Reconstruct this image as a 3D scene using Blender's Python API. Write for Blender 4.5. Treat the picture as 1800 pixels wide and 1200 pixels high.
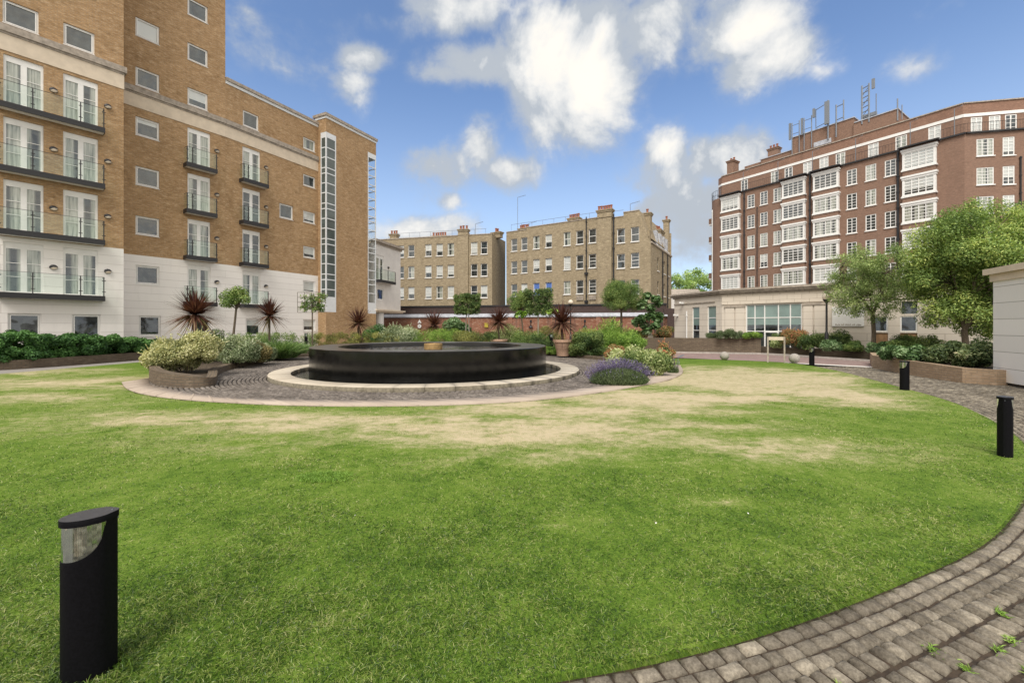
import bpy, math, random
import numpy as np
from mathutils import Matrix, Vector
random.seed(7); RNG = np.random.default_rng(11)
for o in list(bpy.data.objects): bpy.data.objects.remove(o)
SC = bpy.context.scene; COL = SC.collection
rad = math.radians
# ------------------------------------------------------------------ camera
cd = bpy.data.cameras.new('camera'); cam = bpy.data.objects.new('camera', cd); COL.objects.link(cam)
cam.location = (0, 0, 1.6); cam.rotation_euler = (rad(90), 0, 0)
cd.sensor_width = 36; cd.lens = 15.0; cd.shift_y = -25/1800; cd.clip_start = .05; cd.clip_end = 2000
SC.camera = cam
# ------------------------------------------------------------------ light and exposure
SC.view_settings.view_transform = 'Standard'; SC.view_settings.look = 'None'
SC.view_settings.gamma = 1; SC.view_settings.exposure = 0.70
SUN_EL, SUN_AZ = rad(52), rad(196)       # azimuth clockwise from +Y (the view direction): behind the camera, a little left
sd = bpy.data.lights.new('sun', 'SUN'); sd.energy = 2.1; sd.angle = rad(30); sd.color = (1, .95, .87)
sun = bpy.data.objects.new('sun', sd); COL.objects.link(sun)
sv = Vector((math.sin(SUN_AZ)*math.cos(SUN_EL), math.cos(SUN_AZ)*math.cos(SUN_EL), math.sin(SUN_EL)))
sun.rotation_euler = sv.to_track_quat('Z', 'Y').to_euler()

def X2(px, Z): return (px-900)/750*Z
def Zp(py, Z): return 1.6-(py-575)/750*Z
def G(px, py, z=0.):
    Z = 750*(1.6-z)/(py-575); return ((px-900)/750*Z, Z)

class NT:
    def __init__(s, tree): s.t = tree; s.n = tree.nodes; s.l = tree.links
    def new(s, ty, **k):
        n = s.n.new(ty)
        for a, b in k.items():
            if a.startswith('i_'):
                key = a[2:]; key = int(key) if key.isdigit() else key.replace('_', ' ')
                if hasattr(b, 'is_output') : s.l.new(b, n.inputs[key])
                else: n.inputs[key].default_value = b
            else: setattr(n, a, b)
        return n
    def link(s, a, b): s.l.new(a, b)
    def math(s, op, a, b=0., c=None, clamp=False):
        n = s.n.new('ShaderNodeMath'); n.operation = op; n.use_clamp = clamp
        for i, v in enumerate((a, b, c)):
            if v is None: continue
            if hasattr(v, 'is_output'): s.l.new(v, n.inputs[i])
            else: n.inputs[i].default_value = v
        return n.outputs[0]
    def mix(s, f, a, b, bt='MIX'):
        n = s.n.new('ShaderNodeMix'); n.data_type = 'RGBA'; n.blend_type = bt
        for i, v in ((0, f), (6, a), (7, b)):
            if hasattr(v, 'is_output'): s.l.new(v, n.inputs[i])
            else:
                n.inputs[i].default_value = v if i == 0 else (*v, 1)[:4]
        return n.outputs[2]
    def ramp(s, f, stops):
        n = s.n.new('ShaderNodeValToRGB'); e = n.color_ramp.elements
        while len(e) < len(stops): e.new(.5)
        for k, (p, c) in enumerate(stops):
            e[k].position = p; e[k].color = (*c, 1) if len(c) == 3 else c
        s.l.new(f, n.inputs[0]); return n.outputs[0]
    def smooth(s, v, a, b, c=0., d=1.):
        n = s.n.new('ShaderNodeMapRange'); n.interpolation_type = 'SMOOTHSTEP'
        s.l.new(v, n.inputs[0])
        for i, x in zip((1, 2, 3, 4), (a, b, c, d)): n.inputs[i].default_value = x
        return n.outputs[0]
    def noise(s, vec, scale, detail=3, rough=.5, dist=0.):
        n = s.n.new('ShaderNodeTexNoise'); s.l.new(vec, n.inputs['Vector'])
        n.inputs['Scale'].default_value = scale; n.inputs['Detail'].default_value = detail
        n.inputs['Roughness'].default_value = rough; n.inputs['Distortion'].default_value = dist
        return n.outputs[0]
# ------------------------------------------------------------------ sky: Nishita air with procedural cumulus
W = bpy.data.worlds.new('World'); SC.world = W; W.use_nodes = True
T = NT(W.node_tree); T.n.clear()
out = T.new('ShaderNodeOutputWorld'); bg = T.new('ShaderNodeBackground'); T.link(bg.outputs[0], out.inputs[0])
sky = T.new('ShaderNodeTexSky', sky_type='NISHITA'); sky.sun_disc = False
sky.sun_elevation = SUN_EL; sky.sun_rotation = SUN_AZ; sky.air_density = 1.0; sky.dust_density = 1.2; sky.ozone_density = 2.0
tc = T.new('ShaderNodeTexCoord'); D = tc.outputs['Generated']
BLOBS = [ # photo px centre, radius x, y, weight
 (1003,118,98,118,1.4),(960,70,62,58,1.1),(1018,190,64,62,1.05),(1045,60,62,62,1.1),(860,118,95,38,.98),(775,128,56,26,.8),
 (1135,45,95,72,.9),(1180,15,80,50,.85),(1305,48,92,72,1.15),(1370,92,78,52,1.1),(1315,118,70,44,.85),(1435,120,46,26,.7),
 (790,12,95,44,1.0),(700,35,70,34,.6),(640,100,48,28,.84),(625,160,38,40,.66),(590,60,120,70,.35),
 (770,296,80,44,.9),(845,262,36,54,.92),(885,305,56,34,.98),(748,325,44,44,.62),(790,352,28,20,.75),
 (1178,266,42,36,1.1),(1262,282,95,44,1.15),(1330,270,40,40,.9),(1195,345,95,80,.95),(1225,410,90,60,.8),
 (725,405,70,26,.95),(800,398,60,24,.8),(640,415,80,30,.6),(1590,122,56,26,.55),(430,60,90,80,.45),(1085,180,50,60,.55),
 (905,200,70,60,.3),(560,330,120,160,.3),(960,420,200,60,.3)]
dens = None
for (px, py, rx, ry, w) in BLOBS:
    c = Vector(((px-900)/750, 1, (575-py)/750)); L = c.length; c.normalize()
    u = Vector((1, 0, 0)); u -= c*u.dot(c); u.normalize(); v = c.cross(u); v = v if v.z > 0 else -v
    # extents of the cloud as angles
    tx = abs(u.dot(Vector((rx/750, 0, 0))))/L; ty = abs(v.dot(Vector((0, 0, ry/750))))/L
    d1 = T.new('ShaderNodeVectorMath', operation='DOT_PRODUCT', i_0=D); d1.inputs[1].default_value = u/tx
    d2 = T.new('ShaderNodeVectorMath', operation='DOT_PRODUCT', i_0=D); d2.inputs[1].default_value = v/ty
    d3 = T.new('ShaderNodeVectorMath', operation='DOT_PRODUCT', i_0=D); d3.inputs[1].default_value = c
    r2 = T.math('ADD', T.math('MULTIPLY', d1.outputs['Value'], d1.outputs['Value']), T.math('MULTIPLY', d2.outputs['Value'], d2.outputs['Value']))
    g = T.math('POWER', 2.718, T.math('MULTIPLY', r2, -.62))
    g = T.math('MULTIPLY', g, T.math('MULTIPLY', w, T.math('GREATER_THAN', d3.outputs['Value'], 0)))
    dens = g if dens is None else T.new('ShaderNodeMath', operation='SMOOTH_MAX', i_0=dens, i_1=g, i_2=.12).outputs[0]
# unseen cloud added beside and behind the camera for bright, neutral ambient light
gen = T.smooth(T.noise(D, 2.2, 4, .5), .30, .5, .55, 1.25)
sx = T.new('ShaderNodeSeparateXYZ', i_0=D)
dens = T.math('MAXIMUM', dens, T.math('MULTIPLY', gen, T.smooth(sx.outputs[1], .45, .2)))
n1 = T.noise(D, 5.2, 12, .56, .5); n2 = T.noise(D, 15, 10, .6, .3)
n3 = T.noise(D, 42, 6, .6, .2)
nn = T.math('ADD', T.math('MULTIPLY', T.math('SUBTRACT', n1, .5), 1.3), T.math('ADD', T.math('MULTIPLY', T.math('SUBTRACT', n2, .5), .8), T.math('MULTIPLY', T.math('SUBTRACT', n3, .5), .3)))
den = T.math('ADD', dens, nn)
soft = T.smooth(den, .22, .95); hard = T.smooth(den, .40, .80); alpha = T.math('ADD', T.math('MULTIPLY', soft, .6), T.math('MULTIPLY', hard, .4))
# light side: density compared with a step toward the light, lower right of frame
off = T.new('ShaderNodeVectorMath', operation='ADD', i_0=D); off.inputs[1].default_value = (.05, 0, .045)
m1 = T.noise(off.outputs[0], 5.2, 6, .55, .5)
shade = T.math('SUBTRACT', n1, m1)
lit = T.math('ADD', T.smooth(den, .45, 1.65), T.math('MULTIPLY', shade, 1.9), clamp=True)
grey = None
for (px, py, rx, ry, w) in ((1205,400,120,85,1.),(860,118,80,46,.6),(600,60,150,80,.7),(1110,25,80,60,.5),(1250,150,50,50,.4),(940,175,50,60,.5),(790,300,80,50,.3),(700,20,90,50,.5)):
    c = Vector(((px-900)/750, 1, (575-py)/750)).normalized()
    u = Vector((1, 0, 0)); u -= c*u.dot(c); u.normalize(); v = c.cross(u); L = Vector(((px-900)/750, 1, (575-py)/750)).length
    tx = abs(u.x)*rx/750/L; ty = abs(v.z)*ry/750/L
    d1 = T.new('ShaderNodeVectorMath', operation='DOT_PRODUCT', i_0=D); d1.inputs[1].default_value = u/tx
    d2 = T.new('ShaderNodeVectorMath', operation='DOT_PRODUCT', i_0=D); d2.inputs[1].default_value = v/ty
    r2 = T.math('ADD', T.math('MULTIPLY', d1.outputs['Value'], d1.outputs['Value']), T.math('MULTIPLY', d2.outputs['Value'], d2.outputs['Value']))
    g = T.math('MULTIPLY', T.math('POWER', 2.718, T.math('MULTIPLY', r2, -.62)), w); grey = g if grey is None else T.math('MAXIMUM', grey, g)
lit = T.math('SUBTRACT', lit, T.math('MULTIPLY', grey, .8), clamp=True)
low = T.smooth(sx.outputs[2], .05, .2)
lit = T.math('MULTIPLY', lit, T.math('ADD', T.math('MULTIPLY', low, .5), .5), clamp=True)
ccol = T.ramp(lit, [(0, (3.1, 3.4, 3.8)), (.25, (4.4, 4.55, 4.7)), (.55, (5.7, 5.65, 5.5)), (1, (7.0, 6.55, 5.8))])
# the added cloud beside and behind the camera is brightened for more ambient fill
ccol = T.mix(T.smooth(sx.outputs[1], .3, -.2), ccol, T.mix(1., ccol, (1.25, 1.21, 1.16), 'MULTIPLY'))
skc = T.mix(1., sky.outputs[0], (1.05, 1.12, 1.22), 'MULTIPLY')
hz = T.smooth(sx.outputs[2], .52, .0, .0, .55)
skc = T.mix(hz, skc, (4.5, 5.3, 6.4))
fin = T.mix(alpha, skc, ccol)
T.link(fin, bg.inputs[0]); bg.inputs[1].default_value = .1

# ------------------------------------------------------------------ materials
MATS = {}
def mat(name, fn, **k):
    if name in MATS: return MATS[name]
    m = bpy.data.materials.new(name); m.use_nodes = True; t = NT(m.node_tree); t.n.clear()
    o = t.new('ShaderNodeOutputMaterial'); fn(t, o, **k); MATS[name] = m; return m
def pbsdf(t, o, col, rough=.7, bump=None, bs=.3, bd=.01, metal=0., spec=.5, coat=0.):
    p = t.new('ShaderNodeBsdfPrincipled')
    if hasattr(col, 'is_output'): t.link(col, p.inputs['Base Color'])
    else: p.inputs['Base Color'].default_value = (*col, 1)
    if hasattr(rough, 'is_output'): t.link(rough, p.inputs['Roughness'])
    else: p.inputs['Roughness'].default_value = rough
    p.inputs['Metallic'].default_value = metal; p.inputs['Specular IOR Level'].default_value = spec
    p.inputs['Coat Weight'].default_value = coat
    if bump is not None:
        b = t.new('ShaderNodeBump', i_Height=bump); b.inputs['Strength'].default_value = bs; b.inputs['Distance'].default_value = bd
        t.link(b.outputs[0], p.inputs['Normal'])
    t.link(p.outputs[0], o.inputs[0]); return p
def UV(t): return t.new('ShaderNodeTexCoord').outputs['UV']
def POS(t): return t.new('ShaderNodeNewGeometry').outputs['Position']
def plain(c, rough=.6, var=.12, scale=8, metal=0, spec=.5):
    def f(t, o):
        P = POS(t); n = t.noise(P, scale, 5, .6)
        col = t.mix(t.smooth(n, .3, .7), tuple(x*(1-var) for x in c), tuple(min(1, x*(1+var)) for x in c))
        pbsdf(t, o, col, rough, n, .15, .004, metal, spec)
    return f
def brick(c1, c2, mortar, bw=.225, bh=.075, ms=.012, patch=.35, pale=None, dark=(.06,.045,.035), da=.25, blotch=.3):
    def f(t, o):
        uv = UV(t); P = POS(t)
        b = t.new('ShaderNodeTexBrick', i_Vector=uv); b.inputs['Scale'].default_value = 1
        b.inputs['Color1'].default_value = (*c1, 1); b.inputs['Color2'].default_value = (*c2, 1); b.inputs['Mortar'].default_value = (*mortar, 1)
        b.inputs['Brick Width'].default_value = bw; b.inputs['Row Height'].default_value = bh; b.inputs['Mortar Size'].default_value = ms
        b.inputs['Mortar Smooth'].default_value = .3; b.inputs['Bias'].default_value = 0.
        big = t.noise(P, .55, 5, .65); mp = t.new('ShaderNodeMapping', i_Vector=uv); mp.inputs['Scale'].default_value = (3.2, 12, 1)
        mid = t.noise(mp.outputs[0], 1.3, 4, .7)
        col = t.mix(t.math('MULTIPLY', t.smooth(big, .4, .72), patch), b.outputs[0], tuple(x*.62 for x in c1))
        col = t.mix(t.math('MULTIPLY', t.smooth(mid, .50, .70), .6), col, pale or tuple(min(1, x*1.5) for x in c2))
        md2 = t.noise(mp.outputs[0], 2.9, 3, .7); col = t.mix(t.math('MULTIPLY', t.smooth(md2, .52, .72), .55), col, tuple(x*.5 for x in c1))
        mp3 = t.new('ShaderNodeMapping', i_Vector=uv); mp3.inputs['Scale'].default_value = (1.0, 2.2, 1)
        bl = t.noise(mp3.outputs[0], 2.0, 8, .78)
        col = t.mix(t.math('MULTIPLY', t.smooth(bl, .52, .66), blotch), col, tuple(x*.42 for x in c1)); col = t.mix(t.math('MULTIPLY', t.smooth(bl, .47, .36), blotch*.8), col, pale or tuple(min(1, x*1.5) for x in c2))
        mp2 = t.new('ShaderNodeMapping', i_Vector=uv); mp2.inputs['Scale'].default_value = (1.5, .25, 1)
        st = t.noise(mp2.outputs[0], 1., 5, .65)
        col = t.mix(t.math('MULTIPLY', t.smooth(st, .55, .8), da), col, dark)
        pbsdf(t, o, col, .85, t.math('SUBTRACT', mid, t.math('MULTIPLY', b.outputs[1], .8)), .35, .01, spec=.25)
    return f
def ashlar(c, joint, bw=1.2, bh=.45, ms=.012, stain=.25):
    def f(t, o):
        uv = UV(t); P = POS(t)
        b = t.new('ShaderNodeTexBrick', i_Vector=uv); b.inputs['Scale'].default_value = 1
        b.inputs['Color1'].default_value = (*c, 1); b.inputs['Color2'].default_value = (*[x*.93 for x in c], 1); b.inputs['Mortar'].default_value = (*joint, 1)
        b.inputs['Brick Width'].default_value = bw; b.inputs['Row Height'].default_value = bh; b.inputs['Mortar Size'].default_value = ms
        mp = t.new('ShaderNodeMapping', i_Vector=uv); mp.inputs['Scale'].default_value = (2.6, .35, 1)
        st = t.noise(mp.outputs[0], 1.2, 6, .7); g = t.noise(P, 18, 4, .6)
        col = t.mix(t.math('MULTIPLY', t.smooth(st, .45, .8), stain), b.outputs[0], tuple(x*.62 for x in c))
        col = t.mix(t.math('MULTIPLY', g, .12), col, tuple(x*.7 for x in c))
        pbsdf(t, o, col, .8, t.math('SUBTRACT', g, b.outputs[1]), .25, .01, spec=.3)
    return f
def pane(kind):
    def f(t, o):
        uv = UV(t); oi = t.new('ShaderNodeObjectInfo').outputs['Random']
        sx = t.new('ShaderNodeSeparateXYZ', i_0=uv)
        v = t.new('ShaderNodeCombineXYZ', i_0=t.math('ADD', t.math('MULTIPLY', sx.outputs[0], 9), t.math('MULTIPLY', oi, 91)), i_1=t.math('MULTIPLY', sx.outputs[1], .5)).outputs[0]
        fold = t.noise(v, 1.2, 3, .6)
        dark = t.ramp(t.noise(t.new('ShaderNodeVectorMath', operation='ADD', i_0=uv, i_1=oi).outputs[0], 2.3, 3), [(.35, (.012, .015, .016)), (.65, (.06, .07, .07))])
        if kind == 'dark': col = dark
        elif kind == 'curtain':
            cur = t.ramp(fold, [(.3, (.10, .12, .10)), (.5, (.34, .36, .31)), (.7, (.55, .56, .5))])
            side = t.smooth(t.math('ABSOLUTE', t.math('SUBTRACT', t.math('FRACT', t.math('ADD', sx.outputs[0], oi)), .5)), .06, .2)
            col = t.mix(side, dark, cur)
        else:
            h = t.math('GREATER_THAN', sx.outputs[1], t.math('ADD', t.math('MULTIPLY', oi, .9), -.1))
            col = t.mix(h, dark, (.55, .57, .55))
        df = t.new('ShaderNodeBsdfDiffuse', i_0=col); gl = t.new('ShaderNodeBsdfGlossy'); gl.inputs[0].default_value = (.9, .95, 1, 1); gl.inputs[1].default_value = .03
        bn = t.noise(POS(t), .9, 2); bp = t.new('ShaderNodeBump', i_Height=bn); bp.inputs[0].default_value = .35; bp.inputs[1].default_value = .08
        t.link(bp.outputs[0], gl.inputs['Normal'])
        fr = t.new('ShaderNodeFresnel'); fr.inputs[0].default_value = 2.0
        ms = t.new('ShaderNodeMixShader', i_0=fr.outputs[0], i_1=df.outputs[0], i_2=gl.outputs[0]); t.link(ms.outputs[0], o.inputs[0])
    return f
def clear(tint=(.86, .92, .89), a=.035):
    def f(t, o):
        tr = t.new('ShaderNodeBsdfTransparent'); tr.inputs[0].default_value = (*tint, 1)
        gl = t.new('ShaderNodeBsdfGlossy'); gl.inputs[0].default_value = (.85, .95, .92, 1); gl.inputs[1].default_value = .05
        fc = t.new('ShaderNodeLayerWeight').outputs['Facing']
        k = t.math('ADD', t.math('MULTIPLY', t.math('POWER', fc, 4.), .8), a+.03, clamp=True)
        ms = t.new('ShaderNodeMixShader', i_0=k, i_1=tr.outputs[0], i_2=gl.outputs[0]); t.link(ms.outputs[0], o.inputs[0])
    return f
def leafm(stops, trans=.3, rough=.55, spec=.35):
    def f(t, o):
        a = t.new('ShaderNodeAttribute', attribute_name='v').outputs['Fac']; P = POS(t)
        n = t.noise(P, 2.2, 3); v = t.math('ADD', a, t.math('MULTIPLY', t.math('SUBTRACT', n, .5), .55), clamp=True)
        col = t.ramp(v, stops)
        p = t.new('ShaderNodeBsdfPrincipled', i_Base_Color=col); p.inputs['Roughness'].default_value = rough; p.inputs['Specular IOR Level'].default_value = spec
        tl = t.new('ShaderNodeBsdfTranslucent', i_0=t.mix(.5, col, t.mix(1., col, (1.5, 1.5, .5), 'MULTIPLY')))
        ms = t.new('ShaderNodeMixShader', i_1=p.outputs[0], i_2=tl.outputs[0]); ms.inputs[0].default_value = trans
        t.link(ms.outputs[0], o.inputs[0])
    return f
def grassm(blade):
    def f(t, o):
        P = POS(t); at = t.new('ShaderNodeAttribute', attribute_name='dry').outputs['Fac']
        v = t.new('ShaderNodeAttribute', attribute_name='v').outputs['Fac']
        n = t.noise(P, 1.6, 5, .6); n2 = t.noise(P, 9, 4, .65); n3 = t.noise(P, 60, 3, .6)
        k = t.math('ADD', t.math('MULTIPLY', n, .55), t.math('MULTIPLY', n2, .45))
        if blade: k = t.math('ADD', k, t.math('MULTIPLY', t.math('SUBTRACT', v, .5), .85))
        else: k = t.math('ADD', k, t.math('MULTIPLY', t.math('SUBTRACT', n3, .5), .6))
        k = t.math('ADD', k, t.math('MULTIPLY', t.math('SUBTRACT', at, .12), .4))
        green = t.ramp(k, [(.16, (.026, .060, .008)), (.34, (.085, .175, .017)), (.50, (.165, .275, .032)), (.72, (.29, .36, .085)), (.95, (.55, .54, .26))])
        dryc = t.ramp(k, [(.25, (.22, .19, .085)), (.45, (.46, .39, .225)), (.75, (.74, .62, .42))])
        n4 = t.noise(t.new('ShaderNodeMapping', i_Vector=P, i_Scale=(1., 1.6, 1.)).outputs[0], 4.2, 5, .7)
        dm = t.math('ADD', at, t.math('ADD', t.math('MULTIPLY', t.math('SUBTRACT', n2, .5), .5), t.math('MULTIPLY', t.math('SUBTRACT', n4, .5), t.math('ADD', .35, t.math('MULTIPLY', at, .8)))))
        if blade: dm = t.math('ADD', dm, t.math('MULTIPLY', t.math('SUBTRACT', t.math('FRACT', t.math('MULTIPLY', v, 7.3)), .5), .5))
        else: dm = t.math('ADD', dm, t.math('MULTIPLY', t.math('SUBTRACT', n3, .5), .6))
        col = t.mix(t.smooth(dm, .12, .84), green, dryc)
        if blade:
            d = t.new('ShaderNodeBsdfPrincipled', i_Base_Color=col); d.inputs['Roughness'].default_value = .38; d.inputs['Specular IOR Level'].default_value = .5
            tl = t.new('ShaderNodeBsdfTranslucent', i_0=col); ms = t.new('ShaderNodeMixShader', i_1=d.outputs[0], i_2=tl.outputs[0]); ms.inputs[0].default_value = .35
            t.link(ms.outputs[0], o.inputs[0])
        else: pbsdf(t, o, t.mix(.35, col, (.035, .04, .015)), .95, n3, .5, .02, spec=.1)
    return f
def stonev(stops, moss=None, bs=.5, sc=60):
    def f(t, o):
        a = t.new('ShaderNodeAttribute', attribute_name='v').outputs['Fac']; P = POS(t)
        n = t.noise(P, sc, 6, .7); b = t.noise(P, 1.4, 4, .6)
        n9 = t.noise(P, sc*.3, 4, .7); v = t.math('ADD', t.math('MULTIPLY', a, .20), t.math('ADD', t.math('MULTIPLY', n, .62), t.math('ADD', t.math('MULTIPLY', n9, .30), t.math('MULTIPLY', t.math('SUBTRACT', b, .5), .4))), clamp=True)
        col = t.ramp(v, stops)
        col = t.mix(t.smooth(t.noise(P, 6, 4, .7), .62, .8, 0, .4), col, (.13, .075, .035))
        pbsdf(t, o, col, .8, n, bs, .006, spec=.35)
    return f
M = dict(
 lbrick=mat('buff_brick', brick((.365,.218,.100), (.50,.31,.152), (.34,.25,.165), patch=.45, pale=(.70,.53,.35), dark=(.2,.13,.07), da=.3, blotch=.5)),
 mbrick=mat('stock_brick', brick((.385,.31,.20), (.29,.23,.155), (.27,.23,.17), patch=.5, pale=(.55,.46,.32), dark=(.06,.05,.04), da=.5, blotch=.85)),
 rbrick=mat('brown_brick', brick((.23,.135,.095), (.29,.17,.12), (.21,.155,.125), patch=.2, pale=(.35,.23,.17), da=.25, blotch=.35)),
 rtop=mat('red_brown_brick', brick((.25,.14,.10), (.31,.175,.125), (.22,.15,.11), patch=.3, da=.3)),
 redb=mat('weathered_red_brick', brick((.34,.13,.07), (.25,.095,.06), (.20,.15,.12), patch=.8, pale=(.44,.33,.25), dark=(.07,.05,.045), da=.9, blotch=.9)),
 darkb=mat('sooty_brick', brick((.065,.042,.040), (.085,.055,.050), (.06,.05,.045), patch=.3, da=.3)),
 pbrick=mat('planter_brick', brick((.165,.125,.088), (.125,.092,.066), (.10,.085,.068), patch=.45, pale=(.25,.20,.145), da=.3)),
 pbrick2=mat('pale_planter_brick', brick((.42,.30,.20), (.34,.235,.15), (.28,.22,.16), patch=.35, pale=(.5,.38,.28), da=.2)),
 render=mat('white_stone_base', ashlar((.89,.855,.825), (.60,.56,.53), 40, .45, .010, .2)),
 wpanel=mat('white_panel', ashlar((.86,.84,.82), (.42,.40,.38), 30, .457, .010, .06)),
 wrend=mat('white_render', plain((.72,.69,.66), .8, .06, 1.5)),
 ash=mat('ashlar_stone', ashlar((.70,.625,.53), (.42,.36,.29), .75, .3, .012, .2)),
 ash2=mat('smooth_stone', ashlar((.70,.63,.545), (.44,.38,.31), 3.0, .42, .012, .2)),
 cream=mat('cream_band', plain((.66,.56,.44), .8, .07, 3)),
 moul=mat('weathered_moulding', plain((.36,.31,.26), .85, .25, 5)),
 white=mat('white_paint', plain((.80,.79,.77), .45, .04, 3)),
 whitem=mat('white_metal', plain((.72,.74,.76), .4, .04, 3)),
 blackm=mat('black_metal', plain((.018,.018,.021), .45, .2, 40)),
 blackb=mat('black_bollard_paint', plain((.004,.004,.0055), .55, .3, 90, spec=.12)),
 steel=mat('grey_steel', plain((.20,.22,.25), .45, .1, 20, metal=.4)),
 lead=mat('lead_flashing', plain((.42,.44,.49), .5, .2, 4)),
 terra=mat('terracotta', plain((.44,.285,.20), .85, .15, 12)),
 potred=mat('chimney_pot_clay', plain((.30,.115,.07), .85, .15, 12)),
 soil=mat('soil', plain((.07,.05,.032), .95, .4, 14)),
 asphalt=mat('ground_paving', plain((.16,.145,.13), .9, .15, 3)),
 gravel=mat('grey_gravel', plain((.27,.25,.23), .95, .3, 40)),
 kerb=mat('kerb_stone', plain((.42,.38,.35), .85, .15, 9)),
 wkerb=mat('pale_kerb_stone', plain((.66,.62,.58), .85, .1, 9)),
 road=mat('mauve_brick_road', brick((.27,.185,.17), (.33,.235,.22), (.20,.16,.15), .21, .07, .006, .3, (.36,.28,.26))),
 mortar=mat('sett_joint', plain((.045,.031,.02), .95, .45, 20)),
 mortard=mat('dark_sett_joint', plain((.042,.034,.029), .95, .3, 20)),
 bark=mat('bark', plain((.12,.095,.065), .9, .3, 20)),
 barkp=mat('pale_bark', plain((.30,.27,.22), .9, .2, 20)),
 bronze=mat('bronze', plain((.36,.235,.10), .5, .2, 10, metal=.35)),
 granite=None,
 pd=mat('window_glass_dark', pane('dark')), pc=mat('window_glass_curtain', pane('curtain')), pb=mat('window_glass_blind', pane('blind')),
 clear=mat('balustrade_glass', clear()), shopg=mat('green_glass', plain((.19,.27,.25), .08, .15, 1.2, spec=.8)),
 sgl=mat('dark_green_glass', plain((.075,.095,.09), .06, .2, 1.2, spec=.8)),
 stairg=mat('stair_glass', clear((.92,.95,.97), .06)),
 globe=mat('globe', plain((.72,.62,.50), .3, .03, 3)),
 lens=mat('ribbed_lens', clear((.9,.88,.80), .55)), capm=mat('dark_cap_paint', plain((.055,.056,.062), .45, .15, 40)),
 ochre=mat('ochre_panel', plain((.34,.20,.10), .7, .2, 5)),
 redp=mat('red_paint', plain((.5,.03,.03), .5)), yel=mat('yellow_paint', plain((.75,.6,.06), .5)),
 blue=mat('blue_blind', plain((.08,.16,.45), .6)),
 sett=mat('granite_sett', stonev([(.28,(.040,.033,.024)), (.46,(.108,.092,.070)), (.62,(.20,.174,.136)), (.85,(.42,.37,.29))])),
 settd=mat('dark_granite_sett', stonev([(.3,(.045,.038,.033)), (.48,(.105,.09,.078)), (.66,(.19,.165,.145)), (.9,(.36,.32,.285))])),
 flag=mat('pale_paving_slab', stonev([(.3,(.30,.245,.20)), (.6,(.42,.35,.29)), (.9,(.52,.445,.375))], bs=.2)),
 ring=mat('pale_coping_stone', stonev([(.3,(.37,.315,.25)), (.6,(.50,.445,.36)), (.9,(.62,.56,.47))], bs=.2)),
 kside=mat('weathered_kerb_side', plain((.20,.175,.13), .9, .25, 12)),
 sphere=mat('stone_ball', plain((.34,.31,.28), .9, .3, 30)),
 lawn=mat('lawn_turf', grassm(False)), blade=mat('grass_blades', grassm(True)),
)
def granite_f(t, o):
    P = POS(t); n = t.noise(P, 30, 6, .7); mp = t.new('ShaderNodeMapping', i_Vector=P); mp.inputs['Scale'].default_value = (1, 1, .25)
    st = t.noise(mp.outputs[0], 5, 5, .7)
    col = t.ramp(t.math('ADD', t.math('MULTIPLY', n, .75), t.math('MULTIPLY', st, .25)), [(.35, (.003, .003, .003)), (.7, (.014, .0135, .0125))])
    pbsdf(t, o, col, t.smooth(st, .3, .7, .10, .24), n, .22, .008, spec=.4)
M['granite'] = mat('wet_black_granite', granite_f)
def granitetop_f(t, o):
    P = POS(t); n = t.noise(P, 25, 6, .7); b = t.noise(P, 1.5, 4)
    pbsdf(t, o, t.ramp(t.math('ADD', t.math('MULTIPLY', n, .4), t.math('MULTIPLY', b, .6)), [(.35, (.045, .042, .038)), (.7, (.12, .11, .10))]), .3, n, .2, .004)
M['gtop'] = mat('worn_granite_rim', granitetop_f)
def water_f(t, o):
    n = t.noise(POS(t), 9, 5, .6); pbsdf(t, o, (.006, .008, .009), .05, n, .5, .03, spec=.9)
M['water'] = mat('fountain_water', water_f)
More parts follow.
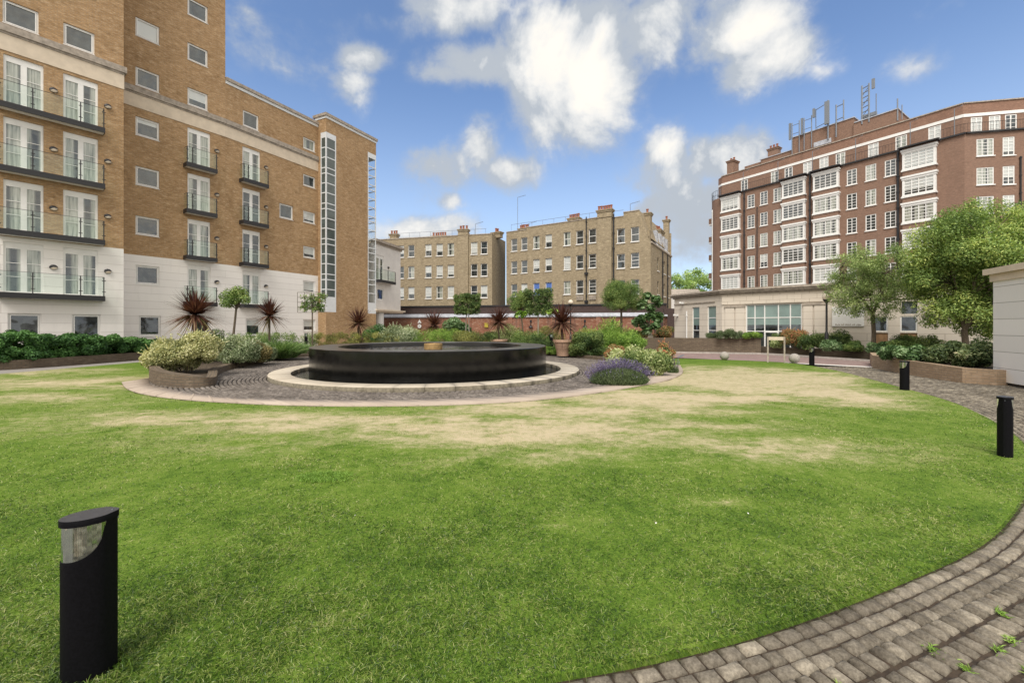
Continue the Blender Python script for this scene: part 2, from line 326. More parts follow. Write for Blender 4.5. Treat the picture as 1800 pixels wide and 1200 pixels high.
LEAF = dict(
 laurel=[(.1,(0.021,0.061,0.018)), (.5,(0.070,0.174,0.046)), (.9,(0.175,0.350,0.104))],
 yellowvar=[(.1,(0.102,0.127,0.049)), (.4,(0.292,0.318,0.135)), (.7,(0.634,0.608,0.332)), (1,(0.787,0.787,0.553))],
 silver=[(.1,(0.079,0.115,0.049)), (.45,(0.264,0.335,0.180)), (.75,(0.604,0.652,0.461)), (1,(0.893,0.900,0.738))],
 olive=[(.1,(0.088,0.104,0.030)), (.5,(0.264,0.294,0.086)), (.9,(0.590,0.544,0.190))],
 fresh=[(.1,(0.070,0.142,0.024)), (.5,(0.230,0.394,0.066)), (.95,(0.477,0.641,0.169))],
 dark=[(.1,(0.026,0.056,0.018)), (.5,(0.105,0.179,0.052)), (.95,(0.348,0.424,0.143))],
 mid=[(.1,(0.062,0.115,0.031)), (.5,(0.175,0.280,0.079)), (.95,(0.444,0.517,0.176))],
 greenvar=[(.1,(0.062,0.112,0.028)), (.4,(0.227,0.305,0.099)), (.7,(0.535,0.594,0.289)), (1,(0.803,0.803,0.547))],
 photinia=[(.1,(0.075,0.111,0.039)), (.45,(0.205,0.253,0.090)), (.62,(0.438,0.245,0.112)), (1,(0.698,0.266,0.146))],
 bronze=[(.1,(0.069,0.058,0.023)), (.5,(0.196,0.186,0.074)), (.9,(0.458,0.377,0.173))],
 lavg=[(.1,(0.046,0.072,0.031)), (.5,(0.144,0.206,0.092)), (.95,(0.283,0.345,0.179))],
 lavp=[(.1,(0.095,0.077,0.158)), (.5,(0.216,0.181,0.359)), (.95,(0.410,0.353,0.581))],
 hosta=[(.1,(0.036,0.080,0.027)), (.5,(0.137,0.243,0.093)), (.95,(0.419,0.543,0.314))],
 rhodo=[(.1,(0.035,0.062,0.024)), (.5,(0.135,0.196,0.074)), (.9,(0.527,0.581,0.311)), (1,(0.807,0.699,0.470))],
 tree=[(.1,(0.078,0.139,0.038)), (.5,(0.279,0.401,0.113)), (.95,(0.791,0.838,0.283))],
 treef=[(.1,(0.099,0.158,0.054)), (.5,(0.287,0.390,0.138)), (.95,(0.638,0.727,0.327))],
 cord=[(.1,(.04,.016,.013)), (.42,(.13,.050,.040)), (.7,(.26,.15,.10)), (1,(.56,.47,.30))],
 far=[(.1,(0.150,0.246,0.086)), (.5,(0.413,0.574,0.205)), (.95,(0.812,0.900,0.427))],
 reed=[(.1,(0.055,0.107,0.034)), (.5,(0.160,0.285,0.088)), (.95,(0.387,0.511,0.220))],
)
def LM(k): return mat('foliage_'+k, leafm(LEAF[k]))

# ------------------------------------------------------------------ mesh building
class MB:
    """boxes, quads and prisms collected into one mesh; uv in metres"""
    def __init__(s): s.v = []; s.f = []; s.uv = []; s.mi = []; s.k = 0
    def poly(s, pts, uv=None, m=None):
        i = len(s.v); s.v += [tuple(p) for p in pts]; s.f.append(tuple(range(i, i+len(pts))))
        s.uv += list(uv) if uv else [(p[0], p[2]) for p in pts]; s.mi.append(s.k if m is None else m)
    def box(s, x0, x1, y0, y1, z0, z1, fr=None, m=None, skip=''):
        T_ = (lambda p: p) if fr is None else (lambda p: fr.P(p[0], -p[1], p[2]))
        c = lambda x, y, z: T_((x, y, z))
        F = {'f': ([(x0,y0,z0),(x1,y0,z0),(x1,y0,z1),(x0,y0,z1)], 0), 'b': ([(x1,y1,z0),(x0,y1,z0),(x0,y1,z1),(x1,y1,z1)], 0),
             'l': ([(x0,y1,z0),(x0,y0,z0),(x0,y0,z1),(x0,y1,z1)], 1), 'r': ([(x1,y0,z0),(x1,y1,z0),(x1,y1,z1),(x1,y0,z1)], 1),
             't': ([(x0,y0,z1),(x1,y0,z1),(x1,y1,z1),(x0,y1,z1)], 2), 'd': ([(x0,y1,z0),(x1,y1,z0),(x1,y0,z0),(x0,y0,z0)], 2)}
        for k, (q, a) in F.items():
            if k in skip: continue
            uv = [(p[0], p[2]) if a == 0 else (p[1], p[2]) if a == 1 else (p[0], p[1]) for p in q]
            s.poly([c(*p) for p in q], uv, m)
    def tube(s, pts, r, n=8, cap=True):
        pts = [Vector(p) for p in pts]; rs = r if isinstance(r, (list, tuple)) else [r]*len(pts); rings = []
        for i, p in enumerate(pts):
            d = (pts[min(i+1, len(pts)-1)]-pts[max(i-1, 0)]).normalized()
            a = d.cross(Vector((0, 0, 1))) if abs(d.z) < .95 else d.cross(Vector((1, 0, 0))); a.normalize(); b = d.cross(a)
            rings.append([p+(a*math.cos(q*2*math.pi/n)+b*math.sin(q*2*math.pi/n))*rs[i] for q in range(n)])
        for i in range(len(rings)-1):
            for q in range(n):
                q2 = (q+1) % n; s.poly([rings[i][q2], rings[i][q], rings[i+1][q], rings[i+1][q2]], [(q2/n, i), (q/n, i), (q/n, i+1), (q2/n, i+1)])
        if cap: s.poly(rings[0]); s.poly(rings[-1][::-1])
    def lathe(s, prof, n=64, c=(0, 0, 0)):
        for i in range(len(prof)-1):
            (r0, z0), (r1, z1) = prof[i], prof[i+1]
            for q in range(n):
                a, b = q*2*math.pi/n, (q+1)*2*math.pi/n
                P = lambda r, z, t: (c[0]+r*math.cos(t), c[1]+r*math.sin(t), c[2]+z)
                pts = [P(r0, z0, a), P(r0, z0, b), P(r1, z1, b), P(r1, z1, a)]
                if r0 < 1e-6: pts = pts[1:]
                elif r1 < 1e-6: pts = pts[:3]
                s.poly(pts, [(p[0], p[1]) for p in pts])
    def build(s, name, mats, parent=None, smooth=False):
        me = bpy.data.meshes.new(name); me.from_pydata(s.v, [], s.f)
        ul = me.uv_layers.new(name='UVMap'); ul.data.foreach_set('uv', np.array(s.uv, 'f').ravel())
        mats = mats if isinstance(mats, (list, tuple)) else [mats]
        for m in mats: me.materials.append(m)
        me.polygons.foreach_set('material_index', s.mi)
        if smooth: me.polygons.foreach_set('use_smooth', [True]*len(s.f))
        me.update(); return link(me, name, parent)
def weld(o, dist=.0005, angle=40):
    import bmesh
    b = bmesh.new(); b.from_mesh(o.data); bmesh.ops.remove_doubles(b, verts=b.verts, dist=dist)
    for f in b.faces: f.smooth = True
    for e in b.edges:
        if len(e.link_faces) == 2 and e.calc_face_angle(0) > rad(angle): e.smooth = False
    b.to_mesh(o.data); b.free(); return o
def link(me, name, parent=None):
    o = bpy.data.objects.new(name, me); COL.objects.link(o)
    if parent is not None:
        o.parent = parent
        if parent.type == 'EMPTY' or parent.get('_w'): o.matrix_parent_inverse = Matrix.Translation(-parent.location)
    return o
def thing(name, label, cat, loc=(0, 0, 0), group=None):
    o = bpy.data.objects.new(name, None); COL.objects.link(o); o.location = loc; o.empty_display_size = .3
    o['label'] = label; o['category'] = cat
    if group: o['group'] = group
    return o
def tag(o, label=None, cat=None, group=None, kind=None):
    if label: o['label'] = label
    if cat: o['category'] = cat
    if group: o['group'] = group
    if kind: o['kind'] = kind
    return o
def npmesh(name, V, tris, mats, attrs=None, parent=None, smooth=False, mi=None):
    me = bpy.data.meshes.new(name); n = len(V); me.vertices.add(n); me.vertices.foreach_set('co', np.asarray(V, 'f').ravel())
    k = tris.shape[1]; me.loops.add(tris.size); me.loops.foreach_set('vertex_index', tris.astype('i').ravel())
    me.polygons.add(len(tris)); me.polygons.foreach_set('loop_start', np.arange(0, tris.size, k, dtype='i'))
    for m in (mats if isinstance(mats, (list, tuple)) else [mats]): me.materials.append(m)
    if mi is not None: me.polygons.foreach_set('material_index', np.asarray(mi, 'i'))
    if smooth: me.polygons.foreach_set('use_smooth', np.ones(len(tris), bool))
    me.update(calc_edges=True)
    for a, d in (attrs or {}).items():
        at = me.attributes.new(a, 'FLOAT', 'POINT'); at.data.foreach_set('value', np.asarray(d, 'f'))
    return link(me, name, parent)
class Fr:
    """a facade: s along it, o outward, z up"""
    def __init__(s, p0, p1):
        s.p = Vector(p0); d = Vector(p1)-s.p; s.L = d.length; s.d = d/s.L; s.n = Vector((s.d.y, -s.d.x)); s.a = math.atan2(s.d.y, s.d.x)
    def P(s, a, o, z): q = s.p+s.d*a+s.n*o; return (q.x, q.y, z)
    def wall(s, mb, s0, s1, zs, holes=(), dep=.14, o=0., mz=None):
        """zs: z0..z1; holes (s0,s1,z0,z1); mz: list of (z top, material)"""
        z0, z1 = zs; cuts = [z for z, _ in (mz or [])]
        S = sorted({s0, s1, *[x for h in holes for x in h[:2] if s0 < x < s1]}); Z = sorted({z0, z1, *[x for h in holes for x in h[2:4] if z0 < x < z1], *[c for c in cuts if z0 < c < z1]})
        for i in range(len(S)-1):
            for j in range(len(Z)-1):
                a, b, c, d = S[i], S[i+1], Z[j], Z[j+1]; x, y = (a+b)/2, (c+d)/2
                if any(h[0] < x < h[1] and h[2] < y < h[3] for h in holes): continue
                m = 0
                if mz: m = next((k for zt, k in mz if y < zt), mz[-1][1])
                mb.poly([s.P(a, o, c), s.P(b, o, c), s.P(b, o, d), s.P(a, o, d)], [(a, c), (b, c), (b, d), (a, d)], m)
        for h in holes:
            a, b, c, d = h[:4]; m = 0; ends = (a > s0, b < s1, True, True)
            if mz: m = next((k for zt, k in mz if (c+d)/2 < zt), mz[-1][1])
            q = o-dep
            for use, (pts, uv) in zip(ends, (([s.P(a, o, c), s.P(a, q, c), s.P(a, q, d), s.P(a, o, d)][::-1], [(0, c), (dep, c), (dep, d), (0, d)][::-1]),
                            ([s.P(b, o, c), s.P(b, q, c), s.P(b, q, d), s.P(b, o, d)], [(0, c), (dep, c), (dep, d), (0, d)]),
                            ([s.P(a, o, d), s.P(b, o, d), s.P(b, q, d), s.P(a, q, d)][::-1], [(a, 0), (b, 0), (b, dep), (a, dep)][::-1]),
                            ([s.P(a, o, c), s.P(b, o, c), s.P(b, q, c), s.P(a, q, c)], [(a, 0), (b, 0), (b, dep), (a, dep)]))):
                if use: mb.poly(pts, uv, m)
    def place(s, o, a, z, out=0.):
        o.location = s.P(a, out, z); o.rotation_euler = (0, 0, s.a); return o
def copy_tree(o, parent):
    c = o.copy(); COL.objects.link(c); c.parent = parent
    for ch in o.children:
        d = ch.copy(); COL.objects.link(d); d.parent = c
    return c
# ---- window kinds: local x along the wall, y into the wall, z up, origin lower left
WK = {}
def win(key, w, h, xs=(), zs=(), fw=.06, mw=.03, rec=.07, dep=.05, sill=None, head=0., inner=False, sillm=None):
    """returns (frame mesh, pane meshes by kind)"""
    if key in WK: return WK[key]
    b = MB(); y0, y1 = rec, rec+dep
    b.box(0, fw, y0, y1, 0, h); b.box(w-fw, w, y0, y1, 0, h)
    b.box(fw, w-fw, y0, y1, 0, fw); b.box(fw, w-fw, y0, y1, h-fw-head, h)
    for x in xs:
        t = mw; x, t = (x if isinstance(x, tuple) else (x, mw)); b.box(x-t/2, x+t/2, y0+.002, y1-.002, fw, h-fw-head)
    X = [0+fw] + sorted([x[0] if isinstance(x, tuple) else x for x in xs]) + [w-fw]
    for z in zs:
        t = mw; z, t = (z if isinstance(z, tuple) else (z, mw)); b.box(fw, w-fw, y0+.006, y1-.008, z-t/2, z+t/2)
    if inner:  # sash inside the frame
        g = .045; a0, a1, c0, c1 = fw+.008, w-fw-.008, fw+.008, h-fw-head-.008
        for q in ((a0, a0+g, c0, c1), (a1-g, a1, c0, c1), (a0+g, a1-g, c0, c0+g), (a0+g, a1-g, c1-g, c1)): b.box(q[0], q[1], y0-.012, y1-.01, q[2], q[3])
    if sill: b.box(-sill[0], w+sill[0], -sill[1], rec-.002, -sill[2], -.003)
    me = b.build('window', M['white'] if sillm is None else sillm); fm = me.data; bpy.data.objects.remove(me)
    p = MB(); yy = y1-.015; p.poly([(fw/2, yy, fw/2), (w-fw/2, yy, fw/2), (w-fw/2, yy, h-fw/2-head), (fw/2, yy, h-fw/2-head)])
    pm = {}
    for k in ('pd', 'pc', 'pb', 'blue', 'shopg', 'sgl'):
        q = p.build('pane', M[k]); pm[k] = q.data; bpy.data.objects.remove(q)
    WK[key] = (fm, pm); return WK[key]
def put(fr, parent, key, s0, z0, kind='pd', name='window', out=0., label=None):
    fm, pm = WK[key]; o = link(fm, name, parent); fr.place(o, s0, z0, out)
    p = bpy.data.objects.new('pane', pm[kind]); COL.objects.link(p); p.parent = o
    if label: o['label'] = label
    return o
def rk(wts): return random.choices(list(wts), list(wts.values()))[0]
# ------------------------------------------------------------------ window kinds used
win('casement', 1.12, 1.1, fw=.055, inner=True, sill=(.02, .03, .03))
win('casement_small', 1.1, .92, fw=.055, inner=True, sill=(.02, .03, .03))
win('ground_window', 1.05, 1.2, fw=.05, inner=True, sill=(.04, .04, .05))
win('french', 1.26, 2.38, xs=((.63, .2),), zs=(.78, 1.42), fw=.09, mw=.025, rec=.06, head=.2)
win('sash', .93, 1.66, zs=((.82, .06),), fw=.07, sill=(.06, .09, .09), rec=.1)
win('sash_bars', .93, 1.66, zs=((.82, .06), .45, 1.2), fw=.07, sill=(.06, .09, .09), rec=.1)
win('steel', 1.02, 1.88, xs=((.51, .07),), zs=(.42, .76, 1.1, 1.44), fw=.09, mw=.045, rec=.03, sill=(.08, .09, .1))
win('steel_wide', 1.5, 1.78, xs=((.5, .06), (1.0, .06)), zs=(.4, .72, 1.04, 1.36), fw=.09, mw=.045, rec=.03, sill=(.08, .09, .1))
win('attic', 1.02, 1.85, xs=((.51, .12),), zs=(.55, .98, 1.4), fw=.1, mw=.04, rec=.02)

# ================================================================== buff brick apartment building on the left
CURT = dict(pc=8, pd=2, pb=2); PLN = dict(pd=5, pb=4, pc=1)
def balcony(root, fr, s0, s1, zt, pro=.5, posts=(), label=None):
    """slab with black fascia > glass panels, posts"""
    b = MB(); b.box(s0, s1, -pro, -.002, zt-.12, zt, fr, 1); b.box(s0-.03, s1+.03, -pro-.04, -pro, zt-.2, zt+.06, fr, 0)
    b.box(s0-.03, s0, -pro, -.002, zt-.2, zt+.06, fr, 0); b.box(s1, s1+.03, -pro, -.002, zt-.2, zt+.06, fr, 0)
    b.box(s0+.0, s1, -pro+.1, -.1, zt-.2, zt-.121, fr, 1)
    sl = b.build('balcony', [M['blackm'], M['wrend']], root)
    def sub(nm, mb, m): o = mb.build(nm, m); o.parent = sl; return o
    g = MB(); h0, h1 = zt+.1, zt+1.02
    P = sorted([s0+.02, *posts, s1-.02])
    for a, c in zip(P[:-1], P[1:]): g.poly([fr.P(a+.03, pro, h0), fr.P(c-.03, pro, h0), fr.P(c-.03, pro, h1), fr.P(a+.03, pro, h1)])
    for q in (s0+.01, s1-.01): g.poly([fr.P(q, pro-.05, h0), fr.P(q, .05, h0), fr.P(q, .05, h1), fr.P(q, pro-.05, h1)])
    sub('glass_panel', g, M['clear'])
    r = MB(); r.box(s0, s1, -pro-.018, -pro+.006, h1+.002, h1+.018, fr)
    for q in (s0+.005, s1-.02): r.box(q, q+.02, -pro+.007, -.02, h1+.002, h1+.018, fr)
    sub('handrail', r, M['blackm'])
    for q in P:
        w = MB(); w.box(q-.02, q+.02, -pro-.02, -pro+.025, zt+.05, h1, fr)
        for z in (zt+.25, zt+.82): w.box(q-.07, q+.07, -pro-.03, -pro-.02, z, z+.035, fr)
        sub('post', w, M['blackm'])
    return sl
def wall_light(root, fr, s, z):
    b = MB(); n = 12
    pr = [(0, .0), (.11, .0), (.13, .03), (.12, .08), (.07, .13), (0, .15)]
    for i in range(len(pr)-1):
        for q in range(n):
            a0, a1 = q*2*math.pi/n, (q+1)*2*math.pi/n
            f = lambda r, o, a: fr.P(s+r*1.15*math.cos(a), o+.005, z+r*math.sin(a))
            b.poly([f(pr[i][0], pr[i][1], a1), f(pr[i][0], pr[i][1], a0), f(pr[i+1][0], pr[i+1][1], a0), f(pr[i+1][0], pr[i+1][1], a1)], m=1 if (i >= 3 and q > n//2) else 0)
    return b.build('wall_light', [M['blackm'], M['globe']], root)
LB = thing('apartment_building', 'tall buff brick apartment block with white stone base, glass balconies and corner stair glazing', 'building', (-20, 27, 0))
S1 = Fr((-23.6, 19.7), (-20.98, 23.05)); S2 = Fr((-22.3, 24.4), (-19.35, 28.8)); S3 = Fr((-19.35, 28.8), (-16.0, 35.2)); S4 = Fr((-15.17, 34.8), (-12.65, 39.7))
ZT = [(5.82, 1), (14.43, 0), (15.3, 2), (99, 0)]
BM = [M['lbrick'], M['render'], M['cream']]
fl = lambda k: 3.2+2.9*k
w = MB(); TOP = 36.
H1 = []; 
for k in range(4):
    for s in (.07, 1.99): H1.append((s, s+1.26, fl(k), fl(k)+2.38, 'french'))
for s in (.2, 2.3): H1.append((s, s+1.05, 1.05, 2.25, 'ground_window'))
for k in range(3):
    for s in (.05, 2.0): H1.append((s, s+1.12, 15.72+2.9*k, 16.82+2.9*k, 'casement'))
H1 += [(s-3.84, e-3.84, a, b, t) for (s, e, a, b, t) in H1 if s < 1]
S1.wall(w, -7, S1.L, (-.2, TOP), H1, .14, mz=ZT)
# return between the projecting section and the next one
R12 = Fr((-20.98, 23.05), (-22.3, 24.4)); R12 = Fr((-20.98, 23.05), (-22.3, 24.4))
H2 = [(.6, 1.72, 7.04+2.9*k, 8.14+2.9*k, 'casement') for k in range(-1, 6)] + [(.74, 1.79, 1.08, 2.28, 'ground_window')]
H2 += [(3.15, 4.41, fl(k), fl(k)+2.38, 'french') for k in range(4)] + [(3.15, 4.27, 15.72+2.85*k, 16.82+2.85*k, 'casement') for k in range(4)] + [(3.35, 4.4, 1.0, 2.2, 'ground_window')]
S2.wall(w, -.4, S2.L, (-.2, TOP), H2, .14, mz=ZT)
H3 = [(1.13, 2.39, fl(k)-.02, fl(k)+2.36, 'french') for k in range(4)] + [(5.86, 6.96, z, z+.92, 'casement_small') for z in (1.3, 4.4, 7.18, 10.0, 12.92, 15.88)]
H3 += [(3.86, 4.98, 9.9, 11.0, 'casement'), (1.16, 2.28, 15.72, 16.82, 'casement'), (1.36, 2.41, 1.0, 2.2, 'ground_window')]
S3.wall(w, 0, S3.L, (-.2, 18.05), H3, .14, mz=ZT)
# side of the tower above the lower wing (faces away from the camera), stair tower, backs
C3 = (-16.0, 35.2); E = (-15.17, 34.8); F = (-12.65, 39.7)
RT = Fr((-16.0, 35.2), (-15.17, 34.8)); RT = Fr((-16.0, 35.2), (-15.17, 34.8))
RT.n = Vector((-S3.d.x, -S3.d.y)); L4 = RT.L
STZ = (2.85, 17.55)
RT.wall(w, -.0, L4, (-.2, 18.65), [(.3, L4+.01, *STZ)], .1, mz=[(99, 0)])
S4.wall(w, 0, S4.L, (-.2, 18.65), [(-.01, 1.0, *STZ), (4.5, S4.L+.01, *STZ)], .1, mz=[(99, 0)])
def slabq(mb, pts, z, m=0): mb.poly([(p[0], p[1], z) for p in pts], [(p[0], p[1]) for p in pts], m)
def vq(mb, a, b, z0, z1, m=0):
    L = math.dist(a, b); mb.poly([(a[0], a[1], z0), (b[0], b[1], z0), (b[0], b[1], z1), (a[0], a[1], z1)], [(0, z0), (L, z0), (L, z1), (0, z1)], m)
back = lambda p, d: (p[0]-S3.n.x*d, p[1]-S3.n.y*d)
p1a = S1.P(-7, 0, 0)[:2]; p1b = S1.P(S1.L, 0, 0)[:2]; s2a = S2.P(-.4, 0, 0)[:2]; s2b = S2.P(S2.L, 0, 0)[:2]
vq(w, p1b, s2a, -.2, 5.82, 1); vq(w, p1b, s2a, 5.82, TOP, 0)
tb = [back(s2b, 12), back(p1a, 12)]
vq(w, s2b, tb[0], 18.05, TOP); vq(w, tb[0], tb[1], -.2, TOP); vq(w, tb[1], p1a, -.2, TOP); slabq(w, [p1a, p1b, s2a, s2b, *tb], TOP)
c3 = C3; b3 = [back(c3, 10), tb[0]]
vq(w, back(F, 7), back(c3, 10), -.2, 18.05); vq(w, b3[0], b3[1], -.2, 18.05); slabq(w, [s2b, c3, *b3], 18.04)
Fs = Fr(F, back(F, 7)); 
Fs.n = Vector((S4.d.x, S4.d.y)); Fs.wall(w, 0, 7, (-.2, 18.65), [(-.01, 1.3, *STZ)], .1)
slabq(w, [E, F, back(F, 7), back(E, 7)], 18.64); vq(w, back(E, 7), C3, 18., 18.65)
slabq(w, [S4.P(4.5, 0, 0)[:2], F, Fs.P(1.3, 0, 0)[:2], S4.P(4.5, -1.3, 0)[:2]], STZ[0]+.001)
# walls behind the open glazed corner
a45 = S4.P(4.5, -.1, 0)[:2]; b45 = S4.P(4.5, -1.3, 0)[:2]; c45 = Fs.P(1.3, -.1, 0)[:2]
vq(w, a45, b45, *STZ); vq(w, b45, c45, STZ[0], STZ[0]+.01)
wo = w.build('wall', BM, LB)
# mouldings, fascia and coping
m = MB()
def strip(fr, s0, s1, z0, z1, o, mi, back_=0.001, rows=m): rows.box(s0, s1, -o, -back_, z0, z1, fr, mi)
for fr, a, c in ((S1, -7, S1.L), (S2, -.0, S2.L), (S3, 0.0, S3.L)):
    strip(fr, a, c+ (.05 if fr is S1 else 0), 15.3, 15.62, .12, 0); strip(fr, a, c+(.03 if fr is S1 else 0), 15.2, 15.297, .06, 0); strip(fr, a, c+(.02 if fr is S1 else 0), 14.43, 15.197, .03, 1)
m.box(S1.L, S1.L+.12, -.12, 1.4, 15.3, 15.62, S1, 0)
m.build('cornice', [M['moul'], M['cream']], LB)
m = MB()
def cop(fr, a, c, z):
    m.box(a, c, -.04, .3, z, z+.2, fr, 0); m.box(a, c+.0, -.12, .35, z+.203, z+.42, fr, 1)
cop(S3, .02, S3.L+.02, 18.06)
m.box(-.3, L4+.04, -.04, .3, 18.66, 18.86, RT, 0); m.box(-.5, L4+.12, -.12, .35, 18.863, 19.08, RT, 1)
m.box(.305, S4.L+.04, -.042, .3, 18.66, 18.86, S4, 0); m.box(.36, S4.L+.12, -.122, .35, 18.863, 19.083, S4, 1)
m.box(.31, 7, -.04, .3, 18.661, 18.861, Fs, 0); m.box(.36, 7, -.12, .35, 18.864, 19.084, Fs, 1)
m.build('roof_coping', [M['whitem'], M['moul']], LB)
for fr, H in ((S1, H1), (S2, H2), (S3, H3)):
    for (a, b, c, d, ty) in H:
        kd = rk(CURT) if ty == 'french' else rk(PLN)
        put(fr, LB, ty, a, c, kd, 'balcony_door' if ty == 'french' else 'window')
for k in range(4):
    balcony(LB, S1, -.1, 3.42, fl(k)-.05, .5, (.95, 2.55)); balcony(LB, S1, -4.6, -2.1, fl(k)-.05, .5, (-3.4,))
    balcony(LB, S2, 2.95, 4.6, fl(k)-.05, .5, (3.25,)); balcony(LB, S3, .93, 2.68, fl(k)-.05, .5, (1.25,))
    wall_light(LB, S1, 1.66, fl(k)+1.35); wall_light(LB, S1, 3.62, fl(k)+1.35); wall_light(LB, S2, 4.78, fl(k)+1.4); wall_light(LB, S3, 2.8, fl(k)+1.4)
# stair glazing strips: frame (white bars, solid panels) > pane
def glazing(fr, s0, s1, name, pm, far=False):
    b = MB(); z0, z1 = STZ; o = -.02
    b.box(s0, s0+.09, .0, .06, z0, z1, fr); b.box(s1-.09, s1, .0, .06, z0, z1, fr)
    b.box(s0+.09, s1-.09, .004, .05, z0, z0+1.25 if not far else z0+1.0, fr); b.box(s0+.09, s1-.09, .004, .05, z1-.45, z1, fr)
    z = z1-.45; k = 0
    while z > z0+1.3:
        z -= (.8, .8, .85, .45)[k % 4]; k += 1
        if z > z0+1.2: b.box(s0+.09, s1-.09, .006, .055, z-.04, z+.04, fr)
    fo = b.build(name, M['whitem'], LB)
    p = MB(); p.poly([fr.P(s0+.05, -.03, z0+1), fr.P(s1-.05, -.03, z0+1), fr.P(s1-.05, -.03, z1-.4), fr.P(s0+.05, -.03, z1-.4)]); q = p.build('pane', pm); q.parent = fo
glazing(RT, .3, L4, 'stair_window', M['sgl']); glazing(S4, .003, 1.0, 'stair_window', M['sgl'])
glazing(S4, 4.5, S4.L, 'stair_window', M['stairg'], True); glazing(Fs, .003, 1.3, 'stair_window', M['stairg'], True)

# ================================================================== white rendered annexe beyond it
WB = thing('white_annexe', 'low white rendered wing on a round column beside the stair tower', 'building', (-12.2, 42, 0))
WF = Fr((-12.8, 40), (-11.6, 44.4)); b = MB()
HW = [(.12, 1.38, 6.06, 8.44, 'french'), (.3, 1.36, 4.2, 5.3, 'casement')]
WF.wall(b, -.3, WF.L, (3.3, 9.45), HW, .12)
q = [WF.P(-.3, 0, 0)[:2], WF.P(WF.L, 0, 0)[:2], WF.P(WF.L, -6, 0)[:2], WF.P(-.3, -6, 0)[:2]]
for i in (1, 2, 3): vq(b, q[i], q[(i+1) % 4], 3.3, 9.45)
slabq(b, q[::-1], 3.3); slabq(b, q, 9.44); b.build('wall', M['wrend'], WB)
b = MB(); b.box(-.3, WF.L+.12, -.12, .3, 9.45, 9.62, WF); b.box(-.3, WF.L+.3, -.3, .3, 9.623, 9.85, WF); b.box(WF.L-.1, WF.L+.3, .301, 6, 9.46, 9.85, WF); b.build('roof_coping', M['moul'], WB)
b = MB(); b.box(-.3, WF.L+.2, -.2, 5, 3.02, 3.14, WF); b.box(-.3, WF.L+.4, -.35, 5, 3.143, 3.297, WF); b.build('ledge', M['cream'], WB)
b = MB(); c = WF.P(1.35, -.45, 0); b.lathe([(.42, 0), (.42, 3.02)], 24, c); b.build('column', M['white'], WB, True)
for (a_, b_, c_, d_, ty) in HW: put(WF, WB, ty, a_, c_, 'pc' if ty == 'french' else 'pd', 'balcony_door' if ty == 'french' else 'window')
balcony(WB, WF, -.1, 2.55, 6.0, .6, (1.2,)); wall_light(WB, WF, 2.2, 7.45)
b = MB(); vq(b, S4.P(S4.L, -1, 0)[:2], WF.P(1.0, -2.5, 0)[:2], -.2, 3.01); vq(b, WF.P(1.0, -2.5, 0)[:2], WF.P(1.0, -6, 0)[:2], -.2, 3.01); b.build('base_wall', M['mbrick'], WB)

# ================================================================== stock brick mansion blocks
def chimney(root, c, sx, sy, z0, z1, pots, a=0, bm='mbrick'):
    fr = Fr((c[0]-math.cos(a)*sx/2, c[1]-math.sin(a)*sx/2), (c[0]+math.cos(a)*sx/2, c[1]+math.sin(a)*sx/2))
    b = MB(); b.box(0, sx, -sy/2, sy/2, z0, z1-.3, fr); b.box(-.08, sx+.08, -sy/2-.08, sy/2+.08, z1-.3, z1-.12, fr); b.box(-.15, sx+.15, -sy/2-.15, sy/2+.15, z1-.117, z1, fr)
    o = b.build('chimney', M[bm], root)
    for k in range(pots):
        p = MB(); q = fr.P((k+.5)*sx/pots, random.uniform(-.1, .1), z1); p.lathe([(0, 0), (.15, 0), (.12, .42), (.16, .45), (.16, .55), (.1, .55)], 10, q)
        po = p.build('chimney_pot', M['potred']); po.parent = o
def pipe(root, fr, s, z0, z1, r=.06, out=.1, name='drainpipe', hopper=False):
    b = MB(); b.tube([fr.P(s, out, z0), fr.P(s, out, z1)], r, 8)
    z = z0+.6
    while z < z1: b.tube([fr.P(s, out, z), fr.P(s, out, z+.12)], r*1.5, 8); z += 1.8
    if hopper:
        for z in hopper: b.box(s-.22, s+.22, -out-.14, -.003, z, z+.25, fr)
    b.build(name, M['blackm'], root)
def rail(root, fr, s0, s1, z, h=.9, o=-.3, step=1.6, name='roof_railing', bars=0):
    b = MB()
    for zz in ((z+h,) if not bars else (z+h, z+.1)): b.tube([fr.P(s0, o, zz), fr.P(s1, o, zz)], .022, 5)
    s = s0
    while s <= s1: b.tube([fr.P(s, o, z), fr.P(s, o, z+h)], .02 if not bars else .011, 5); s += step
    b.build(name, M['steel'] if not bars else M['blackm'], root)
def aerial(root, p, h, z):
    b = MB(); b.tube([(p[0], p[1], z), (p[0], p[1], z+h)], .03, 5)
    b.tube([(p[0], p[1], z+h), (p[0]+1.1, p[1], z+h+.3)], .02, 4)
    for k in range(5): b.tube([(p[0]+.2*k+.2, p[1]-.25, z+h+.06*k+.05), (p[0]+.2*k+.2, p[1]+.25, z+h+.06*k+.05)], .012, 4)
    b.build('aerial', M['steel'], root)
def brickhead(mb, fr, a, b_, z):   # shallow arch of rubbed brick over a window
    for k in range(6):
        x0 = a-.08+(b_-a+.16)*k/6; x1 = a-.08+(b_-a+.16)*(k+1)/6; e = .05*(1-abs(k-2.5)/2.5)
        mb.box(x0+.004, x1-.004, -.012, -.001, z+.01, z+.22+e, fr)
M1 = thing('brick_mansion_block', 'pale brown stock brick mansion block behind the white annexe, one bay beside a chimney breast', 'building', (-9, 60, 0))
F1 = Fr((-15.68, 60), (-2.66, 56.9)); b = MB()
c1 = [(-.4,), (1.18,), (3.76,), (5.42,), (7.06,), (10.4,), (11.8,)]
HM = [(s[0], s[0]+.93, z, z+1.66) for s in c1 for z in (2.6, 5.55, 8.44, 11.4)]
F1.wall(b, -6, 13.38, (0, 14.0), HM, .16)
